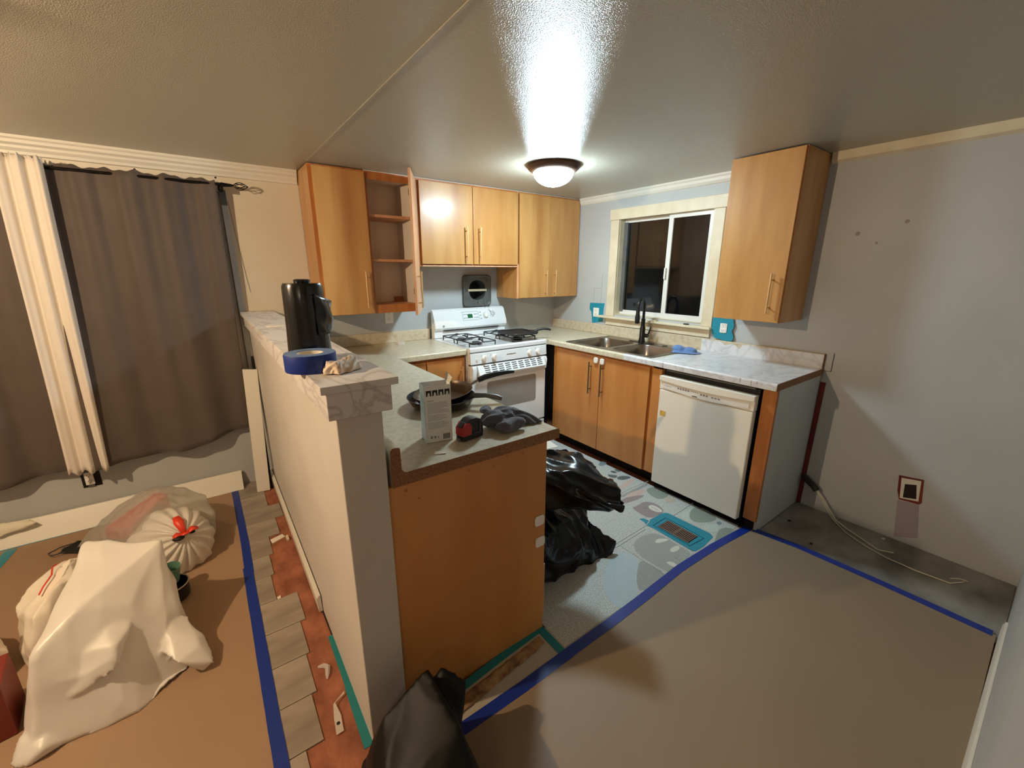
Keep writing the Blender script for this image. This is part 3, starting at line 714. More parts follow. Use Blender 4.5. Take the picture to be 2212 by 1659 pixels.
# ================================================================ DISHWASHER
dw = thing('dishwasher', 'cream white built-in dishwasher with a small yellow sticker', 'dishwasher', (-.35, -2.09, 0))
bx('tub', (-.60, -.03, -2.398, -1.793, .02, .868), 'black', dw)
bx('door', (-.645, -.602, -2.394, -1.793, .060, .742), 'cream_plastic', dw, .006)
# console: top lip, recessed grip, white control strip with a bowed lower edge
bx('console', (-.645, -.602, -2.396, -1.791, .744, .836), 'cream_plastic', dw, .005)
m_ = MB(); P = [(-2.396, .836), (-1.791, .836), (-1.791, .808)]+[(-1.80-(.6*i/12)*.985, .806-.014*math.sin(PI*i/12)) for i in range(13)]+[(-2.396, .806)]
m_.prism(P, 'x', -.656, -.6455)
build('top_lip', m_, 'cream_plastic', dw, bevel=.002)
P = [(-1.815, .797), (-1.815, .760)]+[(-1.83-.52*i/12, .757-.016*math.sin(PI*i/12)) for i in range(13)]+[(-2.37, .760), (-2.37, .795)]+[(-2.36+.53*i/12, .797-.010*math.sin(PI*i/12)) for i in range(13)]
cs = build('control_strip', MB().prism(P, 'x', -.6495, -.6455), 'white_plastic', dw, bevel=.001)
m_ = MB()
for k in range(5): m_.box(-.6502, -.6494, -1.925-k*.0175, -1.937-k*.0175, .771, .780); m_.box(-.6502, -.6494, -1.925-k*.0175, -1.935-k*.0175, .783, .785)
for k in range(4): m_.box(-.6502, -.6494, -2.02-k*.013, -2.024-k*.013, .775, .781)
for k in range(3): m_.box(-.6502, -.6494, -2.08-k*.018, -2.092-k*.018, .766, .777)
for k in range(3): m_.box(-.6502, -.6494, -2.15-k*.020, -2.164-k*.020, .766, .774)
build('buttons', m_, 'ink_grey', cs)
m_ = MB(); m_.box(-.6502, -.6494, -2.028, -2.062, .7475, .7525); build('badge', m_, 'ink', cs)
m_ = MB(); m_.box(-.6500, -.6494, -1.825, -1.88, .7735, .7755); build('model_line', m_, 'ink_grey', cs)
bx('grip_recess', (-.6475, -.6455, -1.99, -2.13, .7935, .802), 'trim_cream', dw)
bx('sticker', (-.6462, -.6452, -1.854, -1.812, .563, .598), 'sticker', dw)
bx('kick_plate', (-.60, -.57, -2.396, -1.793, -.004, .056), 'dark_gap', dw)
bx('mounting_bracket', (-.625, -.60, -2.38, -1.82, .868, .876), 'galv', dw)

# ================================================================ STOVE
st = thing('stove', 'white gas stove with backguard clock and four burner knobs', 'stove', (-1.077, -.35, 0))
sx0, sx1, sy = -1.457, -.700, -.672
bx('body', (sx0, sx1, -.655, -.028, .02, .893), 'enamel_shade', st, .003)
ck = build('cooktop', MB().prism([(-.672, .893), (-.690, .905), (-.690, .930), (-.682, .938), (-.66, .938), (-.64, .928), (-.07, .928), (-.06, .934), (-.028, .934), (-.028, .893)], 'x', sx0, sx1), 'enamel', st, bevel=.002)
cp_ = build('control_panel', MB().prism([(-.672, .808), (-.697, .808), (-.690, .893), (-.655, .893), (-.655, .808)], 'x', sx0, sx1), 'enamel', st, bevel=.003)
def knob(x, z, name='knob'):
    m_ = MB(); y = -.693; m_.lathe((x, y, z), [(.024, 0), (.0235, -.006), (.019, -.009), (.016, -.02), (.002, -.021)], 24, 'y')
    m_.box(x-.005, x+.005, y-.03, y-.008, z-.021, z+.021)
    return build(name, m_, 'white_plastic', cp_, smooth=35)
for x in (-1.334, -1.24, -.888, -.798): knob(x, .847)
m_ = MB(); m_.box(-1.407, -1.395, -.70, -.693, .83, .852); build('rocker_switch', m_, 'white_plastic', cp_, bevel=.002)
m_ = MB()
for x in (-1.365, -1.278, -.915, -.828):
    for k in range(3): m_.box(x+k*.006, x+k*.006+.002, -.6965, -.6925, .868+(k % 2)*.006, .8705+(k % 2)*.006)
m_.box(-1.12, -1.03, -.6968, -.6935, .859, .8605)
build('panel_marks', m_, 'ink_grey', cp_)
# oven door
od = bx('oven_door', (sx0+.004, sx1-.004, -.692, -.657, .235, .798), 'enamel', st, .006)
build('oven_window', MB().prism(rrect(-1.31, -.812, .42, .655, .02), 'y', -.694, -.6915), 'oven_window', od, bevel=.0008)
m_ = MB(); m_.prism([(-.692, .795), (-.700, .796), (-.736, .727), (-.728, .712), (-.715, .715), (-.692, .76)], 'x', -1.40, -.735)
hd = build('door_handle', m_, 'enamel', od, bevel=.003)
for s_ in (-1.425, -.717): build('handle_end', MB().prism([(-.6915, .796), (-.700, .796), (-.712, .77), (-.700, .69), (-.6915, .69)], 'x', s_-.022, s_+.014), 'enamel', od, bevel=.003)
m_ = MB()
for k in range(9):
    for j in range(4):
        x = -1.345+k*.066; y = -.7035-j*.0075; z = .7895-j*.0148
        m_.prism([(y, z), (y-.003, z-.006), (y-.0042, z-.0054), (y-.0012, z+.0006)], 'x', x, x+.048)
build('handle_slots', m_, 'ink', hd)
bx('gap_line', (sx0+.004, sx1-.004, -.67, -.657, .7985, .8078), 'black', st)
bx('drawer', (sx0+.004, sx1-.004, -.69, -.657, .05, .222), 'enamel', st, .006)
# backguard
bg = build('backguard', MB().prism([(-.028, .934), (-.085, .934), (-.078, .996), (-.095, 1.0), (-.112, 1.02), (-.106, 1.06), (-.062, 1.165), (-.04, 1.178), (-.028, 1.178)], 'x', sx0+.004, sx1-.004), 'enamel', st, bevel=.004, smooth=30)
bx('shadow_gap', (sx0+.09, sx1-.09, -.1, -.078, .993, .999), 'black', bg)
def on_bg(t, off=.001):   # point on sloped face, t = 0 bottom .. 1 top
    y = -.106+t*.044; z = 1.06+t*.105; n = Vector((0, -.105, .044)).normalized()   # outward
    return Vector((0, y, z))+Vector((0, n.y, n.z))*off
def bgq(m_, x0, x1, t0, t1, off=.0012):
    a, b_ = on_bg(t0, off), on_bg(t1, off); a2, b2 = on_bg(t0, -.002), on_bg(t1, -.002)
    m_.add([(x0, a.y, a.z), (x1, a.y, a.z), (x1, b_.y, b_.z), (x0, b_.y, b_.z), (x0, a2.y, a2.z), (x1, a2.y, a2.z), (x1, b2.y, b2.z), (x0, b2.y, b2.z)],
           [(0, 1, 2, 3), (4, 7, 6, 5), (0, 4, 5, 1), (1, 5, 6, 2), (2, 6, 7, 3), (3, 7, 4, 0)])
    return m_
build('clock_display', bgq(MB(), -1.118, -1.068, .30, .62, .002), 'lcd', bg)
m_ = MB()
for z_ in (.12, .80): bgq(m_, -1.17, -1.0, z_, z_+.02)
for x_ in (-1.17, -1.002): bgq(m_, x_, x_+.002, .12, .82)
for r_ in (.28, .56):
    for x_ in (-1.16, -1.146, -1.13, -1.05, -1.035, -1.02): bgq(m_, x_, x_+.008, r_, r_+.07)
for r_ in (.15, .42, .68): bgq(m_, -.985, -.975, r_, r_+.09)
bgq(m_, -1.38, -1.368, -.25, -.14, .003)
build('button_marks', m_, 'ink_grey', bg)
c_ = on_bg(.45, 0); m_ = MB(); n = Vector((0, -.105, .044)).normalized()
m_.tube([c_+Vector((-.93, 0, 0)), c_+Vector((-.93, 0, 0))+n*.012, c_+Vector((-.93, 0, 0))+n*.022], [.028, .027, .02], 24)
u = Vector((0, .044, .105)).normalized(); a = c_+Vector((-.93, 0, 0))+n*.02
m_.tube([a-u*.024, a+u*.024], .005, 8)
build('oven_knob', m_, 'white_plastic', bg, smooth=35)
# grates and burners
def grate(x0, x1, y0, y1, label_x):
    z = .962; m_ = MB(); r = .0045
    g = MB(); nn = 3
    for i, (a, b_) in enumerate(((y0, (y0+y1)/2-.008), ((y0+y1)/2+.008, y1))):
        ring = [(x, y, z) for x, y in rrect(x0, x1, a, b_, .02, 3)]
        g.tube(ring, r, 6, closed=True)
        cx, cy = (x0+x1)/2, (a+b_)/2
        for k in range(4):
            sx_, sy_ = ((1, 0), (-1, 0), (0, 1), (0, -1))[k]
            hx_, hy_ = (x1-x0)/2, (b_-a)/2
            g.tube([(cx+sx_*hx_, cy+sy_*hy_, z), (cx+sx_*hx_*.62, cy+sy_*hy_*.62, z+.012), (cx+sx_*hx_*.28, cy+sy_*hy_*.28, z+.012)], [.0045, .006, .005], 6)
        for xx in (x0, x1):
            for yy in (a+.02, b_-.02): g.tube([(xx, yy, z), (xx, yy, .9285)], .0045, 6)
    o = build('grate', g, 'cast_iron', ck, smooth=40)
    for cy in ((y0*3+y1)/4, (y0+y1*3)/4):
        build('burner', MB().lathe(((x0+x1)/2, cy, .929), [(.05, 0), (.045, .006), (.034, .008), (.034, .016), (.03, .02), (.002, .021)], 24), 'cast_iron', ck, smooth=35)
    return o
grate(-1.405, -1.165, -.615, -.135, 0)
grate(-.99, -.75, -.615, -.135, 0)
gr = thing('griddle', 'black square griddle pan lying across the right stove burners', 'pan', (-.86, -.50, .979))
P = rrect(-1.00, -.735, -.635, -.37, .03)
m_ = MB(); m_.prism(P, 'z', .9795, .993); build('plate', m_, 'cast_iron', gr, bevel=.004)
m_ = MB(); m_.tube([(x, y, .995) for x, y in P], .007, 6, closed=True); build('rim', m_, 'cast_iron', gr, smooth=40)
build('spout', MB().prism([(-.80, -.60), (-.735, -.62), (-.705, -.575), (-.70, -.52), (-.74, -.47)], 'z', .985, 1.002), 'cast_iron', gr, bevel=.004)
m_ = MB(); m_.tube([(-.72, -.55, .996), (-.69, -.565, 1.006), (-.655, -.59, 1.014), (-.62, -.615, 1.012), (-.60, -.63, 1.004)], [.012, .010, .0105, .0105, .008], 10)
build('handle', m_, 'handle_black', gr, smooth=45)
# black box put in as the shade of the open gap between stove and sink cabinet
struct(bx('corner_void_shade', (-.69, -.60, -.60, -.55, -.005, .884), 'black'))

# ================================================================ WALL FAN HOUSING
fn = thing('exhaust_fan', 'grey metal wall fan housing with open round hole above the stove', 'fan', (-.972, 0, 1.325))
m_ = MB(); n = 40; cx, cz, rr_ = -.972, 1.332, .092; x0, x1, z0, z1 = -1.12, -.826, 1.186, 1.468
outer = []; inner = []
sq = []
for k in range(64):
    a_ = 2*PI*k/64; c_, s_ = math.cos(a_), math.sin(a_); p_ = 2/9
    sq.append(((x0+x1)/2+(x1-x0)/2*math.copysign(abs(c_)**p_, c_), (z0+z1)/2+(z1-z0)/2*math.copysign(abs(s_)**p_, s_)))
for k, (px_, pz_) in enumerate(sq):
    a = math.atan2(pz_-cz, px_-cx); outer.append((px_, pz_)); inner.append((cx+rr_*math.cos(a), cz+rr_*math.sin(a)))
N_ = len(sq)
rings = [[(x, -.002, z) for x, z in outer], [(x, -.030, z) for x, z in outer], [(cx+(x-cx)*.93, -.036, cz+(z-cz)*.93) for x, z in outer], [(cx+(x-cx)*.86, -.026, cz+(z-cz)*.86) for x, z in outer], [(x, -.024, z) for x, z in inner], [(x, .10, z) for x, z in inner]]
vs = [q for g in rings for q in g]; fs = []
for i in range(len(rings)-1):
    for k in range(N_): l = (k+1) % N_; fs.append((i*N_+k, i*N_+l, (i+1)*N_+l, (i+1)*N_+k))
m_.add(vs, fs)
build('housing', m_, 'galv', fn, smooth=30)
build('duct', MB().lathe((cx, .095, cz), [(.092, 0), (.09, .01), (.002, .011)], 32, 'y'), 'black', fn)
bx('cross_bar', (cx-.098, cx+.098, -.027, -.023, cz-.010, cz+.010), 'trim_cream', fn)
m_ = MB()
m_.tube([(cx+.0, -.026, 1.222), (cx+.03, -.035, 1.20), (cx+.07, -.05, 1.17), (cx+.10, -.075, 1.145), (cx+.115, -.11, 1.12)], .0022, 6)
m_.tube([(cx+.09, -.026, 1.25), (cx+.07, -.03, 1.21), (cx+.10, -.045, 1.18), (cx+.13, -.06, 1.15), (cx+.14, -.10, 1.12), (cx+.11, -.115, 1.105), (cx+.09, -.10, 1.12)], .0022, 6)
build('loose_wire', m_, 'ink_grey', fn, smooth=40)
m_ = MB(); m_.lathe((cx, -.0245, 1.222), [(.006, 0), (.004, -.006), (.001, -.007)], 10, 'y'); m_.lathe((cx-.115, -.0245, 1.325), [(.005, 0), (.003, -.004), (.001, -.005)], 10, 'y')
build('screw', m_, 'ink', fn)

# ================================================================ OUTLETS
def outlet(p, ax, c, n_, w_=.07, h_=.115, plate=True):
    """duplex outlet; ax 'y' = on back wall, 'x' = on window wall; c centre; n_ = outward offset"""
    def bb(u0, u1, z0, z1, d0, d1):
        return B(c[0]+u0, c[0]+u1, -d1, -d0, z0, z1) if ax == 'y' else B(-d1, -d0, c[1]+u0, c[1]+u1, z0, z1)
    if plate: build('plate', bb(-w_/2, w_/2, c[2]-h_/2, c[2]+h_/2, n_, n_+.005), 'white_plastic', p, bevel=.0015)
    m_ = MB()
    for s_ in (-1, 1):
        q_ = bb(-.017, .017, c[2]+s_*.02-.014, c[2]+s_*.02+.014, n_+.005, n_+.0075); m_.add(q_.v, q_.f)
    r_ = build('receptacle', m_, 'white_plastic', p, bevel=.001)
    m_ = MB()
    for s_ in (-1, 1):
        for u_ in (-.007, .006):
            q_ = bb(u_, u_+.002, c[2]+s_*.02-.001, c[2]+s_*.02+.008, n_+.0074, n_+.0082); m_.add(q_.v, q_.f)
        q_ = bb(-.002, .002, c[2]+s_*.02-.009, c[2]+s_*.02-.005, n_+.0074, n_+.0082); m_.add(q_.v, q_.f)
    build('slots', m_, 'ink', r_)
o1 = thing('outlet', 'white wall outlet just below the open wall cabinet', 'outlet', (-1.812, 0, 1.14)); outlet(o1, 'y', (-1.812, 0, 1.142), 0)
o2 = thing('outlet', 'white outlet masked with teal tape left of the kitchen window', 'outlet', (0, -.605, 1.12))
build('tape_mask', MB().prism([(-.517, 1.207), (-.700, 1.212), (-.692, 1.15), (-.690, 1.04), (-.557, 1.018), (-.540, 1.12), (-.515, 1.15)], 'x', -.002, -.0004), 'tape_teal', o2)
outlet(o2, 'x', (0, -.603, 1.122), .002, .07, .085)
o3 = thing('outlet', 'white outlet masked with ragged teal tape below the right wall cabinet', 'outlet', (0, -1.85, 1.1))
build('tape_mask', MB().prism([(-1.763, 1.205), (-1.805, 1.207), (-1.906, 1.19), (-1.923, 1.127), (-1.911, 1.09), (-1.929, 1.05), (-1.921, 1.02), (-1.861, 1.018), (-1.80, 1.03), (-1.768, 1.06), (-1.76, 1.12)], 'x', -.0195, -.018), 'tape_teal', o3)
outlet(o3, 'x', (0, -1.85, 1.107), .0195, .05, .065)
bx('backing', (-.018, -.0005, -1.90, -1.785, 1.03, 1.17), 'tape_teal', o3)
o4 = thing('outlet', 'unmounted outlet hanging in its dark wall box under the sheer curtain', 'outlet', (-3.74, 0, .28))
bx('wall_hole', (-3.785, -3.70, -.002, -.0005, .225, .34), 'black', o4)
outlet(o4, 'y', (-3.748, 0, .285), .012, .04, .08, True)
bx('bracket', (-3.762, -3.733, -.013, -.003, .23, .34), 'galv', o4)
eb = thing('outlet_box_hole', 'square cut hole with torn white edge low on the window wall', 'wall opening', (0, -3.0, .32))
build('torn_edge', MB().prism([(-2.945, .392), (-3.046, .405), (-3.062, .27), (-3.052, .258), (-2.97, .252), (-2.955, .30)], 'x', -.003, -.0004), 'maroon', eb)
build('paper_rim', MB().prism([(-2.958, .382), (-3.038, .395), (-3.048, .275), (-2.972, .262)], 'x', -.0045, -.0031), 'trim_white', eb)
build('opening', MB().prism([(-2.978, .352), (-3.024, .366), (-3.038, .285), (-2.984, .272)], 'x', -.0056, -.0046), 'drywall_dark', eb)
struct(build('trim_9', MB().prism([(-2.965, .245), (-3.055, .255), (-3.085, .06), (-2.99, .02)], 'x', -.0012, -.0003), 'patch_mauve'))
m_ = MB()
m_.tube([(-.001, -.655, 1.48), (-.001, -.655, 1.28), (-.001, -.648, 1.22)], .0008, 4); m_.box(-.001, -.0003, -.56, -.655, 1.345, 1.347); m_.box(-.001, -.0003, -.56, -.562, 1.23, 1.346)
struct(build('trim_10', m_, 'ink_grey'))
m_ = MB()
for (y, z, r) in ((-2.522, 1.708, .012), (-2.614, 1.654, .007), (-2.722, 1.756, .010)): m_.lathe((-.0002, y, z), [(r, 0), (r*.8, -.0012), (.001, -.0015)], 8, 'x')
struct(build('trim_11', m_, 'patch_mauve'))
m_ = MB()
for (x, z) in ((-3.622, 2.062), (-3.225, 2.058), (-2.845, 2.06)): m_.lathe((x, -.0002, z), [(.006, 0), (.004, -.001), (.001, -.0012)], 8, 'y')
struct(build('trim_12', m_, 'ink'))

# ================================================================ CEILING LAMP + LIVING ROOM FAN LIGHT
lx, ly = -1.088, -1.168
cl = thing('ceiling_light', 'flush dome ceiling light with bronze rim glowing cold white', 'ceiling light', (lx, ly, CEIL))
build('rim', MB().lathe((lx, ly, CEIL), [(.118, 0), (.168, -.001), (.172, -.012), (.160, -.026), (.150, -.034), (.135, -.044), (.128, -.044), (.128, -.03), (.118, -.01)], 48, cap=False), 'bronze', cl, smooth=35)
prof = [(.129*math.cos(R(a)), -.038-.088*math.sin(R(a))) for a in range(0, 91, 9)]
build('dome', MB().lathe((lx, ly, CEIL), prof, 48, cap=False), 'dome_glow', cl, smooth=2)
build('finial', MB().lathe((lx, ly, CEIL-.126), [(.006, 0), (.009, -.006), (.005, -.012), (.001, -.016)], 12), 'bronze', cl, smooth=35)
fxx, fyy = -4.35, -1.85
fl = thing('ceiling_fan', 'ceiling fan with a bare warm bulb over the living area', 'ceiling fan', (fxx, fyy, CEIL))
build('motor', MB().lathe((fxx, fyy, CEIL), [(.07, 0), (.07, -.02), (.03, -.03), (.1, -.035), (.1, -.085), (.04, -.095), (.03, -.11)], 24), 'bronze', fl, smooth=35)
for k in range(5):
    a = R(20+72*k); c_, s_ = math.cos(a), math.sin(a)
    q = [(.1, -.02), (.2, -.055), (.55, -.065), (.58, 0), (.55, .065), (.2, .055), (.1, .02)]
    bl = MB(); n = len(q)
    bl.add([(fxx+c_*u-s_*v, fyy+s_*u+c_*v, CEIL-.062+.10*v+dz) for dz in (0, .006) for u, v in q], [tuple(range(n)), tuple(range(2*n-1, n-1, -1))]+[(i, (i+1) % n, (i+1) % n+n, i+n) for i in range(n)])
    build('blade', bl, 'fan_wood', fl)
build('bulb', MB().lathe((fxx, fyy, CEIL-.11), [(.006, 0), (.010, -.008), (.018, -.02), (.020, -.03), (.016, -.042), (.008, -.048), (.001, -.05)], 20), 'bulb_glow', fl, smooth=2)

fill_light = thing('ceiling_light', 'added unseen fill dome light over the rear of the living area', 'ceiling light', (-4.4, -4.7, CEIL))  # added out of view as weak fill for surfaces facing the camera
build('rim', MB().lathe((-4.4, -4.7, CEIL), [(.12, 0), (.17, -.001), (.172, -.014), (.15, -.034), (.13, -.04)], 40, cap=False), 'bronze', fill_light, smooth=35)
build('dome', MB().lathe((-4.4, -4.7, CEIL), [(r_*1.12, h_) for r_, h_ in prof], 40, cap=False), 'dome_fill', fill_light, smooth=2)

# ================================================================ CURTAINS
def drape(name, xt0, xt1, xb0, xb1, zt, zb, yc, fold, m, label, cat='curtain', hem=None, seed=1, nu=110, nv=46, thick=.002):
    mb_ = MB()
    def fn(u, v):
        x = (xt0+(xt1-xt0)*u)*(1-v)+(xb0+(xb1-xb0)*u)*v
        z = zt+(zb-zt)*v+(1-v)**30*(.006*math.sin(u*37)+.004*math.sin(u*83))
        y = yc
        for (f, a, ph, grow) in fold: y += -a*(grow[0]+(grow[1]-grow[0])*v)*math.sin(f*u*2*PI+ph+.5*math.sin(3*v+ph))
        y += .008*fbm((x*3, z*2, 0), 1, seed)
        if hem: z += (hem(u)*v*v)
        return (x, y, z)
    mb_.grid(fn, nu, nv)
    o = build(name, mb_, m, None, smooth=2, solid=thick)
    return tag(o, label, cat)
def spike(f, a, ph, g=(0.4, 1)): return (f, a, ph, g)
drape('curtain', -3.66, -2.858, -3.70, -2.885, 2.030, .40, -.10, [spike(1.7, .024, 1.6, (.4, 1.3)), spike(4.3, .011, .7, (.9, 1)), spike(13, .003, 2, (1, -.2))], 'curtain_brown', 'brown blackout curtain nearest the half wall',
      hem=lambda u: -.035+.075*u*u+.012*math.sin(u*9))
drape('curtain', -4.75, -3.70, -4.75, -3.765, 2.015, .40, -.095, [spike(3.2, .020, .4, (.4, 1.2)), spike(7, .008, 0, (1, .8))], 'curtain_brown', 'brown blackout curtain at the left picture edge',
      hem=lambda u: -.03+.02*math.sin(u*8))
drape('sheer_curtain', -3.74, -3.565, -3.795, -3.625, 2.045, .375, -.145, [spike(2.4, .016, .3, (1, .9)), spike(5.5, .004, 1, (1, .8))], 'sheer', 'narrow white sheer curtain between the two brown curtains',
      hem=lambda u: .016*math.sin(u*19), nu=90, thick=.0015)
rod = thing('curtain_rod', 'black curtain rod with a wire cage finial at its right end', 'curtain rod', (-3.5, -.1, 2.0))
m_ = MB(); m_.tube([(-5.2, -.1, 2.008), (-2.80, -.1, 2.008)], .008, 10); build('rod', m_, 'black_metal', rod, smooth=35)
m_ = MB(); m_.tube([(-2.83, -.1, 2.008), (-2.77, -.1, 2.008)], [.013, .008], 10)
for k in range(6):
    a0 = 2*PI*k/6
    m_.tube([(-2.772+.085*t/8, -.1+.021*math.sin(PI*t/8)*math.cos(a0+t*.18), 2.008+.021*math.sin(PI*t/8)*math.sin(a0+t*.18)) for t in range(9)], .0022, 5)
build('finial', m_, 'black_metal', rod, smooth=40)
m_ = MB(); m_.box(-2.835, -2.822, -.108, -.001, 1.975, 2.0); m_.box(-2.842, -2.815, -.006, -.0005, 1.95, 2.03); build('bracket', m_, 'black_metal', rod)
struct(bx('trim_13', (-2.8375, -2.806, -.0155, -.0145, 1.90, 1.99), 'galv'))
m_ = MB(); m_.tube([(-2.80, -.003, 1.93), (-2.785, -.003, 1.7), (-2.765, -.003, 1.45), (-2.755, -.003, 1.36)], .0012, 5)
tag(build('thin_cord', m_, 'ink_grey'), 'thin dark cord hanging on the wall right of the brown curtain', 'cord')

# ================================================================ LEANING BOARDS
m_ = MB(); m_.add([(-5.2, -.098, .001), (-2.994, -.098, .001), (-2.99, -.030, .118), (-5.2, -.030, .118), (-5.2, -.086, .001), (-2.994, -.086, .001), (-2.99, -.018, .118), (-5.2, -.018, .118)],
      [(0, 1, 2, 3), (4, 7, 6, 5), (0, 4, 5, 1), (1, 5, 6, 2), (2, 6, 7, 3), (3, 7, 4, 0)])
tag(build('loose_baseboard', m_, 'trim_white', bevel=.002), 'loose white baseboard leaning along the wall under the curtains', 'board')
m_ = MB(); m_.add([(-2.922, -.207, .001), (-2.846, -.222, .001), (-2.802, -.165, .862), (-2.884, -.150, .870), (-2.924, -.192, .001), (-2.846, -.207, .001), (-2.803, -.150, .862), (-2.885, -.135, .870)],
      [(0, 1, 2, 3), (4, 7, 6, 5), (0, 4, 5, 1), (1, 5, 6, 2), (2, 6, 7, 3), (3, 7, 4, 0)])
tag(build('spare_board', m_, 'trim_white', bevel=.002), 'cream painted board leaning upright in the corner by the half wall', 'board')
m_ = MB(); m_.add([(-2.838, -.18, -.004), (-2.826, -.19, -.004), (-2.804, -.03, .93), (-2.815, -.02, .93), (-2.838, -.165, -.004), (-2.826, -.175, -.004), (-2.804, -.015, .93), (-2.815, -.005, .93)],
      [(0, 1, 2, 3), (4, 7, 6, 5), (0, 4, 5, 1), (1, 5, 6, 2), (2, 6, 7, 3), (3, 7, 4, 0)])
tag(build('dark_strip', m_, 'dark_gap'), 'thin dark strip leaning behind the cream board in the corner', 'strip')
tag(blob('foam_scrap', [[(-4.25, -.07, .12), (-4.0, -.075, .09), (-3.98, -.10, .12), (-4.02, -.05, .145), (-4.25, -.05, .15), (-4.15, -.09, .075)]], 'white_foam', None, .008, 3, ((.006, 12, 1, False),)),
    'rolled white foam scrap resting on the leaning baseboard', 'scrap')

# ================================================================ ON THE CAP
rl = thing('bag_roll', 'tall roll of black plastic bags standing on the marble cap', 'roll', (-2.785, -1.985, 1.236))
def rollfn(u, v):
    a = u*2*PI; r = .058+.0025*math.sin(3*a+4*v)+.002*math.sin(11*a+2*v)
    r *= (1+.06*v) if v < .97 else .9
    return (-2.785+r*math.cos(a), -1.985+r*math.sin(a), 1.2365+.232*(1-v))
m_ = MB().lathe((-2.785, -1.985, 1.2365), [(.060, 0), (.061, .03), (.058, .1), (.057, .16), (.056, .222), (.052, .232), (.02, .232), (.02, .228)], 40)
b_ = build('roll_body', m_, 'bag_roll', rl, smooth=40)
m_ = MB().lathe((-2.785, -1.985, 1.466), [(.022, 0), (.023, .012), (.018, .014), (.017, .004)], 20); build('core', m_, 'bag_roll', rl, smooth=40)
m_ = MB()
def flapfn(u, v):
    a = R(-75+85*u); r = .0615+.016*u*u+.003*math.sin(9*v+5*u)
    return (-2.785+r*math.cos(a), -1.985+r*math.sin(a), 1.32+.12*v-.03*u*v)
m_.grid(flapfn, 16, 12); build('loose_flap', m_, 'bag_roll', rl, smooth=2, solid=.0015)
tr = thing('tape_roll', 'wide roll of blue painters tape lying on the cap edge', 'tape roll', (-2.805, -2.105, 1.237))
tx, ty = -2.812, -2.122
build('tape', MB().lathe((tx, ty, 1.2368), [(.036, 0), (.066, 0), (.067, .003), (.067, .045), (.066, .048), (.036, .048), (.036, 0)], 48, cap=False), 'tape_blue', tr, smooth=35)
build('side_layers', MB().lathe((tx, ty, 1.2849), [(.0365, 0), (.0655, 0), (.0655, .0006), (.0365, .0006), (.0365, 0)], 48, cap=False), 'tape_side', tr)
build('core', MB().lathe((tx, ty, 1.2370), [(.033, 0), (.0358, 0), (.0358, .047), (.033, .047), (.033, 0)], 40, cap=False), 'white_scrap', tr, smooth=35)
m_ = MB(); m_.add([(tx-.005, ty-.0672, 1.275), (tx+.02, ty-.0645, 1.275), (tx+.012, ty-.068, 1.240), (tx+.0, ty-.069, 1.232)], [(0, 1, 2, 3)])
build('loose_end', m_, 'tape_blue', tr, solid=.0008)
tag(blob('crumpled_wrap', [[(-2.80, -2.215, 1.2375), (-2.765, -2.245, 1.2375), (-2.69, -2.19, 1.2375), (-2.70, -2.15, 1.2375), (-2.79, -2.17, 1.2375), (-2.79, -2.2, 1.272), (-2.72, -2.17, 1.274), (-2.70, -2.17, 1.265), (-2.77, -2.225, 1.266)]], 'tan_wad', None, .003, 3,
     ((.005, 22, 1, False), (.006, 40, 2, True), (.003, 80, 3, True)), 1.2372, along=(.6, 1, .4)), 'crumpled cream plastic wrap lying at the near end of the cap', 'wrap')
tag(build('white_sheet_scrap', MB().prism(round_poly([(-2.80, -1.03), (-2.72, -1.07), (-2.70, -.99), (-2.76, -.93), (-2.79, -.96)]), 'z', 1.2368, 1.2395), 'white_scrap'), 'flat white paper scrap on the cap near the curtain', 'scrap')

# ================================================================ ON THE PENINSULA
bxp = thing('carton', 'open tall white carton with printed text and pictograms', 'box', (-2.43, -2.1, ZC), 0)
a = Vector((-2.480, -2.123)); b_ = Vector((-2.388, -2.139)); e = (b_-a).normalized(); wB = .093; nB = Vector((-e.y, e.x)); dB = .062; hB = .205
def BP(u, v, z): q = a+e*u+nB*v; return (q.x, q.y, ZC+z)
def bquad(m_, u0, u1, v0, v1, z0, z1):
    return m_.add([BP(u0, v0, z0), BP(u1, v0, z0), BP(u1, v1, z0), BP(u0, v1, z0), BP(u0, v0, z1), BP(u1, v0, z1), BP(u1, v1, z1), BP(u0, v1, z1)],
                  [(0, 3, 2, 1), (4, 5, 6, 7), (0, 1, 5, 4), (1, 2, 6, 5), (2, 3, 7, 6), (3, 0, 4, 7)])
t = .0008
m_ = MB(); bquad(m_, 0, wB, 0, t, .0005, hB); bquad(m_, 0, wB, dB-t, dB, .0005, hB); bquad(m_, wB-t, wB, 0, dB, .0005, hB); bquad(m_, 0, wB, 0, dB, .0005, .002)
build('card_shell', m_, 'carton', bxp)
m_ = MB(); bquad(m_, -.0003, t, 0, dB, .0005, hB); build('left_side', m_, 'carton_side', bxp)
m_ = MB(); m_.add([BP(wB, dB, hB), BP(wB, .01, hB), BP(wB+.012, .015, hB+.018), BP(wB+.006, dB, hB+.03)], [(0, 1, 2, 3)]); build('flap', m_, 'carton_in', bxp, solid=.0006)
m_ = MB()
for k in range(4):
    u0 = .006+k*.0215; bquad(m_, u0, u0+.018, -.0004, .0001, hB-.036, hB-.016)
pic = build('pictograms', m_, 'ink', bxp)
m_ = MB()
for k in range(4):
    u0 = .006+k*.0215; bquad(m_, u0+.006, u0+.012, -.0007, -.0003, hB-.034, hB-.024); bquad(m_, u0+.0045, u0+.0135, -.0007, -.0003, hB-.036, hB-.03)
build('pictogram_hands', m_, 'carton', pic)
m_ = MB(); rd = random.Random(5)
bquad(m_, .008, .03, -.0004, .0001, hB-.0535, hB-.0515)
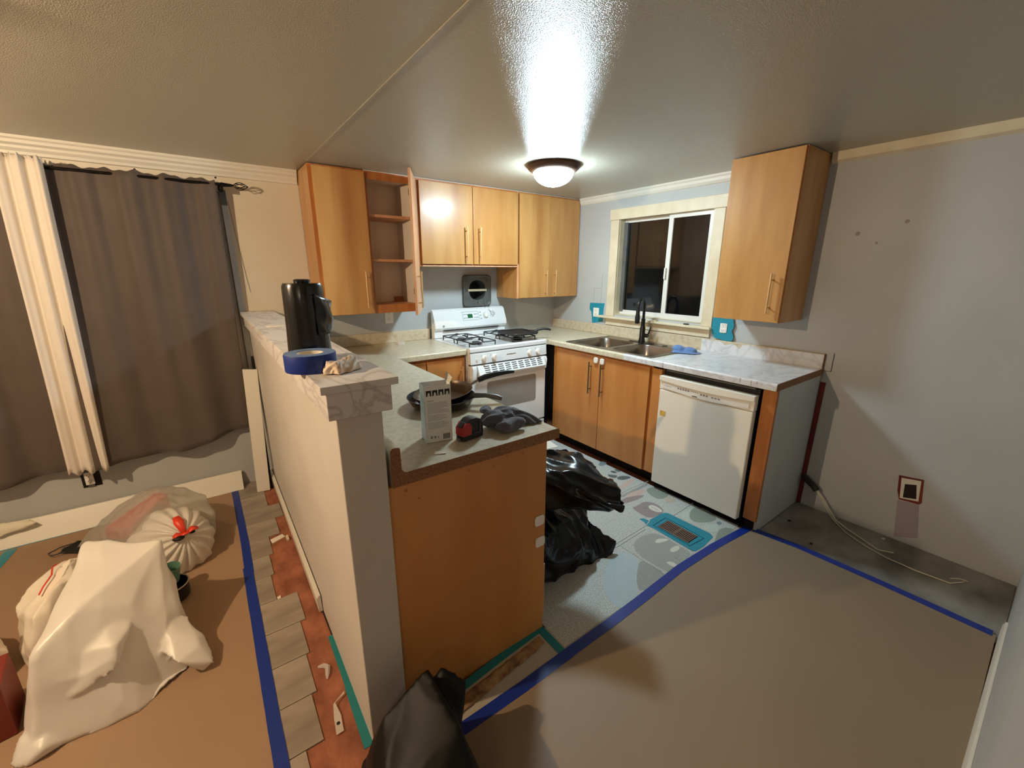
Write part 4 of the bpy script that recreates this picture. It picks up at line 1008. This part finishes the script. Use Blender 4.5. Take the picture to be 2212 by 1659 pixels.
for k in range(26):
    if k in (11, 18): continue
    z_ = hB-.06-k*.0037; bquad(m_, .008, .06+rd.random()*.026, -.0003, .0001, z_-.0009, z_)
bquad(m_, .015, .022, -.0004, .0001, .016, .024); bquad(m_, .028, .034, -.0004, .0001, .016, .024); bquad(m_, .040, .044, -.0004, .0001, .017, .022)
build('text_lines', m_, 'ink_grey', bxp)
m_ = MB(); u_ = .060
while u_ < .083:
    wd = rd.choice((.0008, .0016)); bquad(m_, u_, u_+wd, -.0004, .0001, .008, .028); u_ += wd+rd.choice((.0008, .0014))
build('barcode', m_, 'ink', bxp)
# frying pans
def pan(name, label, c, r, h, tilt, az, m_in, m_out, hp, hr, hm, neck=None):
    o = thing(name, label, 'frying pan', c); c0_ = c
    prof_o = [(.0, 0), (r*.76, 0), (r*.9, h*.35), (r, h)]
    m_ = MB().lathe(c, [(.002, 0), (r*.76, 0), (r*.88, h*.3), (r*.96, h*.75), (r, h), (r-.003, h), (r*.955-.002, h*.72), (r*.87-.002, h*.3+.003), (r*.74, .004)], 56, cap=False)
    bd = build('body', m_, m_out, o, smooth=40)
    m_ = MB().lathe(c, [(r-.0035, h-.001), (r*.95-.003, h*.70), (r*.865-.003, h*.3+.004), (r*.74, .005), (.002, .005)], 56, cap=False)
    build('nonstick_lining', m_, m_in, o, smooth=40)
    m_ = MB().tube([(c[0]+(r-.001)*math.cos(2*PI*k/48), c[1]+(r-.001)*math.sin(2*PI*k/48), c[2]+h) for k in range(48)], .0018, 6, closed=True)
    build('rim', m_, 'handle_grey', o, smooth=40)
    if neck: build('neck', MB().tube([Vector(c)+Vector(p) for p in neck], .0055, 8), 'steel', o, smooth=40)
    build('handle', MB().tube([Vector(c)+Vector(p) for p in hp], hr, 12), hm, o, smooth=45)
    if tilt: o.rotation_euler = (tilt*math.cos(az), tilt*math.sin(az), 0)
    return o
p1 = pan('frying_pan', 'large dark nonstick frying pan lying flat on the peninsula, grey handle', (-2.24, -1.765, ZC+.0005), .150, .045, 0, 0, 'nonstick', 'pan_outer',
         [(.085, -.085, .040), (.105, -.105, .052), (.14, -.145, .056), (.175, -.18, .050), (.19, -.195, .044)], [.010, .012, .010, .012, .009], 'handle_grey')
p2 = pan('frying_pan', 'second frying pan stacked tilted in the first, black handle raised', (-2.222, -1.755, ZC+.022), .132, .040, R(-7), R(90), 'pan_inside_brown', 'pan_outer',
         [(.165, -.035, .052), (.20, -.045, .060), (.25, -.06, .064), (.305, -.075, .062), (.335, -.085, .058)], [.0125, .0135, .0125, .010, .007], 'handle_black',
         neck=[(.120, -.022, .034), (.145, -.03, .044), (.17, -.037, .053)])
# tape measure
tmz = thing('tape_measure', 'red and black tape measure on the peninsula', 'tape measure', (-2.33, -2.16, ZC+.001), R(8))
tm_prof = [(-.045, 0), (.045, 0), (.047, .02), (.044, .05), (.034, .068), (.012, .077), (-.012, .075), (-.03, .062), (-.044, .045), (-.045, .02)]
def lp(P, y0, y1): return MB().prism(P, 'y', y0, y1)
build('case', lp(tm_prof, -.022, .022), 'black_rubber', tmz, bevel=.004, local=True)
build('red_front', lp([(-.0458, .018), (-.008, .018), (-.006, .05), (-.016, .066), (-.03, .0635), (-.045, .046)], -.0228, .0228), 'red_plastic', tmz, bevel=.002, local=True)
build('lock_button', lp([(-.046, .05), (-.030, .066), (-.026, .0635), (-.043, .0465)], -.012, .012), 'black_rubber', tmz, bevel=.002, local=True)
build('tape_tip', lp([(-.054, .002), (-.045, .002), (-.045, .012), (-.0525, .012)], -.009, .009), 'steel', tmz, local=True)
build('belt_clip', lp([(.0, .02), (.03, .02), (.03, .06), (.026, .06), (.024, .024), (.0, .024)], -.0255, -.0228), 'handle_grey', tmz, local=True)
def sausage(pts, r, n=9):
    """points around a path for a hull"""
    P = []
    for p in pts:
        for k in range(n): P.append((p[0]+r*math.cos(2*PI*k/n), p[1]+r*math.sin(2*PI*k/n), p[2]))
    return P
def ball(c, rx, ry, rz, n=10):
    return [(c[0]+rx*math.cos(2*PI*i/n)*math.sin(PI*j/6), c[1]+ry*math.sin(2*PI*i/n)*math.sin(PI*j/6), c[2]+rz*math.cos(PI*j/6)) for i in range(n) for j in range(7)]
z = ZC+.002
tag(blob('dishcloth', [ball((-2.205, -2.13, z+.032), .052, .042, .032), ball((-2.15, -2.11, z+.034), .055, .04, .030), ball((-2.175, -2.195, z+.024), .068, .030, .024), ball((-2.215, -2.09, z+.062), .026, .018, .015),
      [(-2.14, -2.07, z+.05), (-2.07, -2.08, z+.045), (-2.015, -2.20, z+.004), (-2.07, -2.20, z+.002), (-2.11, -2.15, z+.002), (-2.09, -2.13, z+.045), (-2.15, -2.15, z+.01), (-2.05, -2.06, z+.002)]], 'cloth_grey', None, .004, 5,
      ((.006, 12, 1, False), (.010, 26, 5, True)), ZC+.0015, along=(1, -.6, 0), squeeze=.2), 'crumpled dark grey cloth at the peninsula corner', 'cloth')
tag(blob('dishcloth', [ball((-.25, -1.66, ZC+.028), .05, .055, .026), ball((-.22, -1.72, ZC+.02), .055, .06, .02), [(-.3, -1.62, ZC+.006), (-.33, -1.66, ZC+.006), (-.26, -1.8, ZC+.006), (-.18, -1.81, ZC+.006), (-.2, -1.66, ZC+.03), (-.25, -1.7, ZC+.04)]],
      'cloth_blue', None, .004, 4, ((.007, 16, 3, False), (.004, 30, 5, True)), ZC+.0062, along=(.5, 1, 0)), 'crumpled blue cloth on the worktop beside the sink', 'cloth')
tag(build('paper_scrap', MB().add([(-2.50, -2.22, ZC+.002), (-2.465, -2.235, ZC+.003), (-2.455, -2.222, ZC+.001), (-2.49, -2.205, ZC+.006)], [(0, 1, 2, 3)]), 'tan_wad'), 'small torn paper scrap on the peninsula in front of the carton', 'scrap')
bpy.data.objects[-1] if False else None
m_ = MB(); m_.tube([(-1.795, -.15, ZC+.002), (-1.79, -.12, ZC+.02), (-1.775, -.09, ZC+.03), (-1.77, -.06, ZC+.05), (-1.765, -.04, ZC+.075)], .0016, 6)
m_.box(-1.81, -1.755, -.17, -.12, ZC+.0005, ZC+.022)
tag(build('cable_clip', m_, 'clear_film', bevel=.003), 'small clear plastic clip with wire on the counter left of the stove', 'clip')
tag(build('wood_shim', MB().box(-.05, .01, 0, 0, 0, 0) if False else MB().box(-.045, -.02, -1.30, -1.26, 1.1035, 1.112), 'trim_cream'), 'small cream wood shim on the window sill', 'shim')
tag(build('window_key', MB().box(-.045, -.02, -1.58, -1.545, 1.1035, 1.112), 'black_rubber', bevel=.002), 'small black latch piece on the right of the window sill', 'latch')
m_ = MB(); rd = random.Random(4)
for k in range(7): m_.add(*(lambda c, s: ([(c[0]-s, c[1], c[2]), (c[0], c[1]-s*.7, c[2]), (c[0]+s, c[1]+s*.3, c[2]+.002), (c[0], c[1]+s, c[2])], [(0, 1, 2, 3), (0, 3, 2, 1)]))((-2.27+rd.random()*.05, -2.10+rd.random()*.06, ZC+.001), .004+rd.random()*.003))
o = tag(build('crumbs', m_, 'wood_frame'), 'reddish crumbs scattered beside the tape measure', 'crumbs'); o['kind'] = 'stuff'

# ================================================================ TRASH BAGS
WR = ((.018, 5, 1, False), (.010, 11, 4, True), (.004, 28, 7, False))
o = blob('trash_bag', [[(-3.572,-1.137,.42), (-3.327,-1.293,.42), (-3.316,-1.328,.36), (-3.646,-1.596,.30), (-3.66,-1.551,.2), (-3.311,-1.262,.01), (-3.293,-1.483,.0), (-3.29,-1.60,.0), (-3.434,-1.702,.0), (-3.61,-1.69,.0), (-3.69,-1.69,.0), (-3.72,-1.59,.0), (-3.70,-1.616,.08), (-3.693,-1.548,.12), (-3.60,-1.15,0), (-3.36,-1.15,0), (-3.75,-1.4,0), (-3.42,-1.50,.30), (-3.55,-1.52,.36)],
    [(-3.276,-1.463,.15), (-3.246,-1.617,.1), (-3.207,-1.615,.05), (-3.207,-1.66,.03), (-3.25,-1.66,.0), (-3.316,-1.66,.1), (-3.33,-1.5,.17), (-3.3,-1.45,0), (-3.36,-1.6,.12)],
    [(-3.65,-1.60,.08), (-3.744,-1.685,.0), (-3.659,-1.716,.04), (-3.7,-1.718,.005), (-3.6,-1.68,.0), (-3.72,-1.64,.05)],
    [(-3.60,-1.58,.24), (-3.46,-1.62,.24), (-3.47,-1.66,.17), (-3.58,-1.66,.14), (-3.62,-1.62,.16), (-3.5,-1.5,.3), (-3.42,-1.55,.25)]],
    'bag_white', None, .008, 1, ((.010, 4, 1, False), (.016, 4.5, 4, True)), .0016)
tag(o, 'large matte white plastic bag standing peaked on the tan paper', 'plastic bag')
cb = thing('trash_bag', 'tied translucent white bag lying by the curtain wall with red ties', 'plastic bag', (-3.42, -.6, .0015))
blob('bag_skin', [[(-3.75,-.368,.10), (-3.80,-.36,.03), (-3.609,-.336,.2), (-3.493,-.36,.27), (-3.379,-.42,.30), (-3.279,-.45,.27), (-3.19,-.52,.22), (-3.16,-.66,.16), (-3.17,-.68,.04), (-3.22,-.5,.03), (-3.40,-.60,.31), (-3.48,-.8,.22), (-3.6,-.6,.2), (-3.6,-.75,.02), (-3.7,-.5,.02), (-3.5,-.25,.02), (-3.35,-.3,.03), (-3.4,-.85,.02)]],
    'bag_clear', cb, .010, 4, ((.012, 6, 3, False), (.006, 16, 4, True)), .002)
def gath(u, v):
    # gathered, domed closed end: pleats radiate from the knot
    K = Vector((-3.285, -.90, .195)); a = u*2*PI
    ax = Vector((.35, -.75, .55)).normalized(); e1 = Vector((1, .3, -.2)); e1 = (e1-ax*e1.dot(ax)).normalized(); e2 = ax.cross(e1)
    r = .215*math.sin(v*PI*.52); pl = (1-v)*.9+.1
    r *= 1+.05*math.sin(17*a)*pl*min(1, v*4)+.03*math.sin(7*a+1)+.02*math.sin(31*a+2)*pl
    p = K+e1*(r*math.cos(a)*.86)+e2*(r*math.sin(a)*.95)-ax*(.20*(1-math.cos(v*PI*.62))*.9-.0)+ax*(.012*math.sin(17*a)*min(1, v*3)*pl)
    if p.z < .003: p.z = .003
    return p
build('gathered_end', MB().grid(gath, 150, 26), 'bag_gather', cb, smooth=2)
m_ = MB()
for (d1, d2, L_) in ((Vector((-.2, .55, .5)), .022, .11), (Vector((.55, .2, .1)), .016, .06), (Vector((.1, -.6, .3)), .02, .05), (Vector((-.5, -.2, .1)), .014, .05)):
    d1.normalize(); c0 = Vector((-3.285, -.90, .205)); s1 = d1.cross(Vector((0, -.4, 1))).normalized()
    m_.add([c0-s1*d2*.4, c0+s1*d2*.4, c0+d1*L_*.6+s1*d2+Vector((0, 0, .012)), c0+d1*L_+s1*d2*.6, c0+d1*L_-s1*d2*.6, c0+d1*L_*.6-s1*d2+Vector((0, 0, .012))], [(0, 1, 2, 5), (5, 2, 3, 4)])
build('red_drawstring', m_, 'red_tie', cb, solid=.003, smooth=2)
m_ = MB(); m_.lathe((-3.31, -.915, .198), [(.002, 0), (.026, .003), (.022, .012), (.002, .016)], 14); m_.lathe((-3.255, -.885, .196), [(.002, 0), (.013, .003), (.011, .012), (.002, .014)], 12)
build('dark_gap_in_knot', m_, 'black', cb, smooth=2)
build('red_contents', MB().add([(-3.64,-.50,.165), (-3.42,-.43,.27), (-3.36,-.50,.275), (-3.52,-.64,.20), (-3.64,-.50,.10), (-3.42,-.43,.20), (-3.36,-.50,.20), (-3.52,-.64,.12)], [(0, 1, 2, 3), (4, 7, 6, 5), (0, 4, 5, 1), (1, 5, 6, 2), (2, 6, 7, 3), (3, 7, 4, 0)]), 'red_item', cb)
blob('dark_contents', [[(-3.7,-.42,.03), (-3.6,-.40,.15), (-3.42,-.40,.235), (-3.38,-.56,.25), (-3.5,-.7,.16), (-3.62,-.6,.05), (-3.4,-.3,.03), (-3.4,-.8,.03)]], 'grey_stuff', cb, .02, 2, ((.01, 8, 2, False),), .004)
# grocery bags at the left
o = blob('grocery_bag', [[(-3.838,-1.043,.18), (-3.813,-.961,.20), (-3.74,-.87,.22), (-3.66,-.90,.25), (-3.66,-1.0,.30), (-3.74,-1.25,.22), (-3.80,-1.213,.05), (-3.85,-1.1,.0), (-3.84,-.95,.0), (-3.7,-.85,.0), (-3.62,-.95,.0), (-3.70,-1.25,.0), (-3.78,-1.28,0), (-3.62, -1.1, .2), (-3.6,-1.05,0)]],
    'bag_grocery', None, .009, 2, ((.014, 6, 8, False), (.016, 11, 5, True), (.004, 22, 7, True)), .0016, along=(-.3, -.8, -.5))
tag(o, 'creased white grocery bag behind the big white bag, with a red drawstring', 'plastic bag')
m_ = MB(); m_.tube([(-3.70,-1.02,.30), (-3.72,-1.0,.285), (-3.715,-1.05,.275), (-3.735,-1.09,.255), (-3.745,-1.12,.24)], .003, 6)
tag(build('red_string', m_, 'red_tie', smooth=40), 'thin red drawstring lying over the creased white bag', 'string')
o = blob('grocery_bag', [[(-3.90,-1.30,.27), (-3.86,-1.19,.26), (-4.05,-1.0,.25), (-4.15,-1.1,.1), (-3.88,-1.32,.05), (-3.84,-1.22,.0), (-4.1,-1.3,0), (-4.1,-1.0,0), (-3.9,-1.1,0)]],
    'bag_grocery', None, .011, 2, ((.018, 7, 3, False), (.010, 16, 6, True)), .0016, seed=4)
tag(o, 'pale plastic bag cut by the left picture edge', 'plastic bag')
rb = thing('red_box', 'dark red box at the lower left picture edge', 'box', (-3.86, -1.46, .0015))
build('box_body', MB().prism([(-3.775,-1.375), (-3.752,-1.555), (-4.0,-1.60), (-4.02,-1.42)], 'z', .0015, .20), 'red_box', rb, bevel=.004)
tag(blob('dark_pouch', [[(-3.89,-.33,.003), (-3.76,-.43,.003), (-3.72,-.40,.04), (-3.80,-.31,.05), (-3.87,-.30,.02), (-3.70,-.36,.003)]], 'pot_dark', None, .008, 3, ((.006, 14, 2, False),), .0016), 'small dark brown pouch on the tan paper near the curtain wall', 'pouch')
m_ = MB(); m_.tube([(-3.84,-.36,.02), (-3.90,-.36,.02), (-3.92,-.31,.012), (-3.88,-.27,.012), (-3.82,-.28,.02)], .003, 6)
tag(build('pouch_loop', m_, 'pot_dark', smooth=40), 'thin dark loop of strap beside the brown pouch', 'strap')
cu = thing('cup', 'green plastic cup tilted between the white bags', 'cup', (-3.35, -1.07, .07))
build('wall', MB().lathe((-3.35, -1.07, .075), [(.026, 0), (.036, .085), (.034, .085), (.024, .003), (.002, .003)], 32, cap=False), 'green_cup', cu, smooth=40); cu.rotation_euler = (R(8), R(6), 0)
po = thing('pot', 'dark pot with pale rim half hidden behind the big white bag', 'pot', (-3.36, -1.10, .0015))
build('wall', MB().lathe((-3.36, -1.10, .0017), [(.002, 0), (.06, 0), (.07, .01), (.072, .075), (.068, .075), (.066, .012), (.002, .012)], 40, cap=False), 'pot_dark', po, smooth=40)
build('rim', MB().tube([(-3.36+.072*math.cos(2*PI*k/40), -1.10+.072*math.sin(2*PI*k/40), .078) for k in range(40)], .003, 6, closed=True), 'pot_rim', po, smooth=40)
# kitchen black bag
o = blob('trash_bag', [[(-1.98,-1.72,.0), (-1.62,-1.80,.0), (-1.42,-2.02,.0), (-1.45,-2.11,.0), (-1.70,-2.05,.0), (-2.0,-2.08,.0), (-1.98,-1.9,.40), (-1.75,-1.85,.42), (-1.56,-2.0,.30), (-1.46,-2.06,.14), (-1.75,-2.10,.25), (-1.97,-2.14,.3)],
     [(-1.98,-1.80,.40), (-1.78,-1.82,.62), (-1.62,-1.93,.62), (-1.62,-2.12,.60), (-1.66,-2.34,.53), (-1.66,-2.33,.47), (-1.72,-2.15,.42), (-1.90,-2.12,.45), (-1.98,-1.98,.62), (-1.9,-1.8,.64)],
     [(-1.66,-2.36,.53), (-1.72,-2.38,.51), (-1.67,-2.33,.46), (-1.60,-2.2,.57), (-1.8,-2.2,.55)],
     [(-1.50,-2.06,.13), (-1.40,-2.12,.09), (-1.395,-2.13,.05), (-1.45,-2.12,.0), (-1.55,-2.1,.02), (-1.52,-2.0,.1)]],
    'bag_black', None, .008, 2, ((.012, 4, 1, False), (.026, 7, 4, True), (.010, 15, 7, True)), .013, along=(.35, -.75, -.55), squeeze=.22)
tag(o, 'bulging black trash bag on the kitchen floor behind the peninsula', 'trash bag')
tag(build('paper_sheet', MB().prism([(-1.80,-1.56), (-1.58,-1.62), (-1.55,-1.80), (-1.80,-1.78)], 'z', .635, .638) if False else MB().add([(-1.86,-1.72,.64), (-1.66,-1.78,.645), (-1.68,-1.93,.64), (-1.88,-1.88,.635)], [(0, 1, 2, 3)]), 'white_scrap'), 'pale sheet lying on top of the black trash bag', 'sheet')
bpy.data.objects['paper_sheet'].modifiers.new('thick', 'SOLIDIFY').thickness = .002
# near black bag at the post foot
o = blob('black_sack', [[(-2.65,-2.42,.34), (-2.60,-2.40,.20), (-2.80,-2.42,.27), (-2.845,-2.45,.21), (-2.86,-2.36,.03), (-2.84,-2.36,.0), (-2.62,-2.36,.0), (-2.57,-2.45,.0), (-2.60,-2.8,.0), (-2.95,-2.8,.0), (-2.9,-2.75,.15), (-2.65,-2.75,.2), (-2.64,-2.6,.3)],
     [(-2.64,-2.42,.26), (-2.60,-2.40,.30), (-2.545,-2.47,.27), (-2.57,-2.5,.22), (-2.60,-2.50,.05), (-2.62,-2.40,.05), (-2.585,-2.46,.0), (-2.66,-2.6,.2)]],
    'bag_matte', None, .010, 3, ((.010, 5, 1, False), (.005, 8, 4, True)), .0146)
tag(o, 'black plastic sack standing at the foot of the half wall post', 'trash bag')

# ================================================================ CABLES AND DEBRIS
cv = thing('capped_cable', 'white cables in a dark foam sleeve lying on the bare floor', 'cable', (-.1, -2.6, .1))
m_ = MB(); m_.tube([(-.03, -2.51, .212), (-.035, -2.52, .208), (-.04, -2.54, .195), (-.045, -2.575, .175), (-.05, -2.60, .152)], .019, 14); build('foam_sleeve', m_, 'foam_grey', cv, smooth=45)
m_ = MB()
m_.tube([(-.05, -2.595, .155), (-.055, -2.63, .12), (-.06, -2.665, .07), (-.07, -2.71, .02), (-.10, -2.75, .008), (-.165, -2.812, .008), (-.224, -2.919, .008), (-.255, -3.012, .008), (-.262, -3.135, .008), (-.246, -3.261, .008), (-.18, -3.30, .008)], .0032, 7)
m_.tube([(-.045, -2.60, .155), (-.045, -2.64, .11), (-.05, -2.68, .06), (-.07, -2.73, .016), (-.11, -2.80, .008), (-.17, -2.90, .009), (-.21, -2.97, .008), (-.18, -3.03, .012)], .004, 7)
m_.tube([(-.20, -3.255, .009), (-.17, -3.285, .012), (-.16, -3.31, .009)], .0025, 6)
build('cable', m_, 'cable_white', cv, smooth=45)
for (x, y, lab, nm) in ((-.45, -2.72, 'small dark chip on the bare grey floor near the tape', 'chip'), (-.30, -2.55, 'small dark chip on the bare grey floor near the end panel', 'chip'), (-.06, -2.95, 'white drywall crumb against the window wall', 'crumb')):
    tag(build('debris_'+nm, MB().prism([(x, y), (x+.014, y-.004), (x+.016, y-.014), (x+.002, y-.016)], 'z', .0042, .009), 'drywall_dark' if nm == 'chip' else 'white_scrap'), lab, 'debris')
# scraps on the exposed subfloor
def scrap(name, pts, zz, m, lab, cat='scrap'):
    tag(build(name, MB().prism(pts, 'z', -.0055, zz), m), lab, cat)
scrap('vinyl_scrap', [(-2.925,-.86), (-2.86,-.84), (-2.85,-.875), (-2.92,-.905)], -.001, 'white_scrap', 'pale flooring sliver on the orange subfloor by the fourth plank')
scrap('wood_block', [(-2.848,-.88), (-2.835,-.88), (-2.835,-.93), (-2.848,-.935)], .006, 'trim_cream', 'tiny pale wood block against the half wall baseboard')
scrap('plaster_chip', [(-2.96,-1.385), (-2.945,-1.38), (-2.945,-1.40), (-2.958,-1.402)], .003, 'white_scrap', 'small white chip at the end of the seventh plank')
m_ = MB(); m_.tube([(-2.885,-1.885,-.001), (-2.865,-1.895,.002), (-2.855,-1.91,.004), (-2.862,-1.94,.003), (-2.868,-1.96,0)], [.004, .009, .010, .008, .003], 6)
tag(build('plastic_scrap', m_, 'clear_film', smooth=45), 'twisted clear plastic scrap on the orange subfloor', 'scrap')
m_ = MB(); m_.add([(-2.885,-2.13,.001), (-2.862,-2.13,.004), (-2.868,-2.19,.002), (-2.892,-2.19,.001), (-2.875,-2.08,.006), (-2.868,-2.08,.008), (-2.83,-2.05,.006), (-2.832,-2.06,.004)], [(0, 1, 2, 3), (1, 0, 4, 5), (5, 4, 7, 6)])
tag(build('plastic_wrapper', m_, 'clear_film', solid=.0006), 'clear plastic wrapper strip lying on the orange subfloor', 'wrapper')
m_ = MB(); rd = random.Random(9)
m_.lathe((-2.877, -2.155, .0036), [(.006, 0), (.005, .0012), (.001, .0015)], 10)
tag(build('wrapper_dot', m_, 'pot_dark'), 'dark spot of debris on the clear wrapper strip', 'debris')
m_ = MB(); m_.tube([(-2.804,-1.60,.0), (-2.803,-1.70,-.002), (-2.802,-1.755,-.002)], .003, 5)
tag(build('dark_caulk', m_, 'drywall_dark'), 'dark gap line of debris at the half wall foot past the baseboard', 'debris')

# ---------------------------------------------------------------- groups of repeats
for pre, g in (('wall_cabinet', 'wood wall cabinets'), ('outlet', 'white wall outlets'), ('frying_pan', 'frying pans on the peninsula'), ('painters_tape', 'blue tape strips on the floor'),
               ('masking_tape', 'teal tape strips on the floor'), ('curtain', 'brown curtains'), ('dishcloth', 'cloths on the worktops'), ('floor_paper', 'brown paper sheets on the floor')):
    for o in bpy.data.objects:
        if o.parent is None and (o.name == pre or o.name.startswith(pre+'.')): o['group'] = g
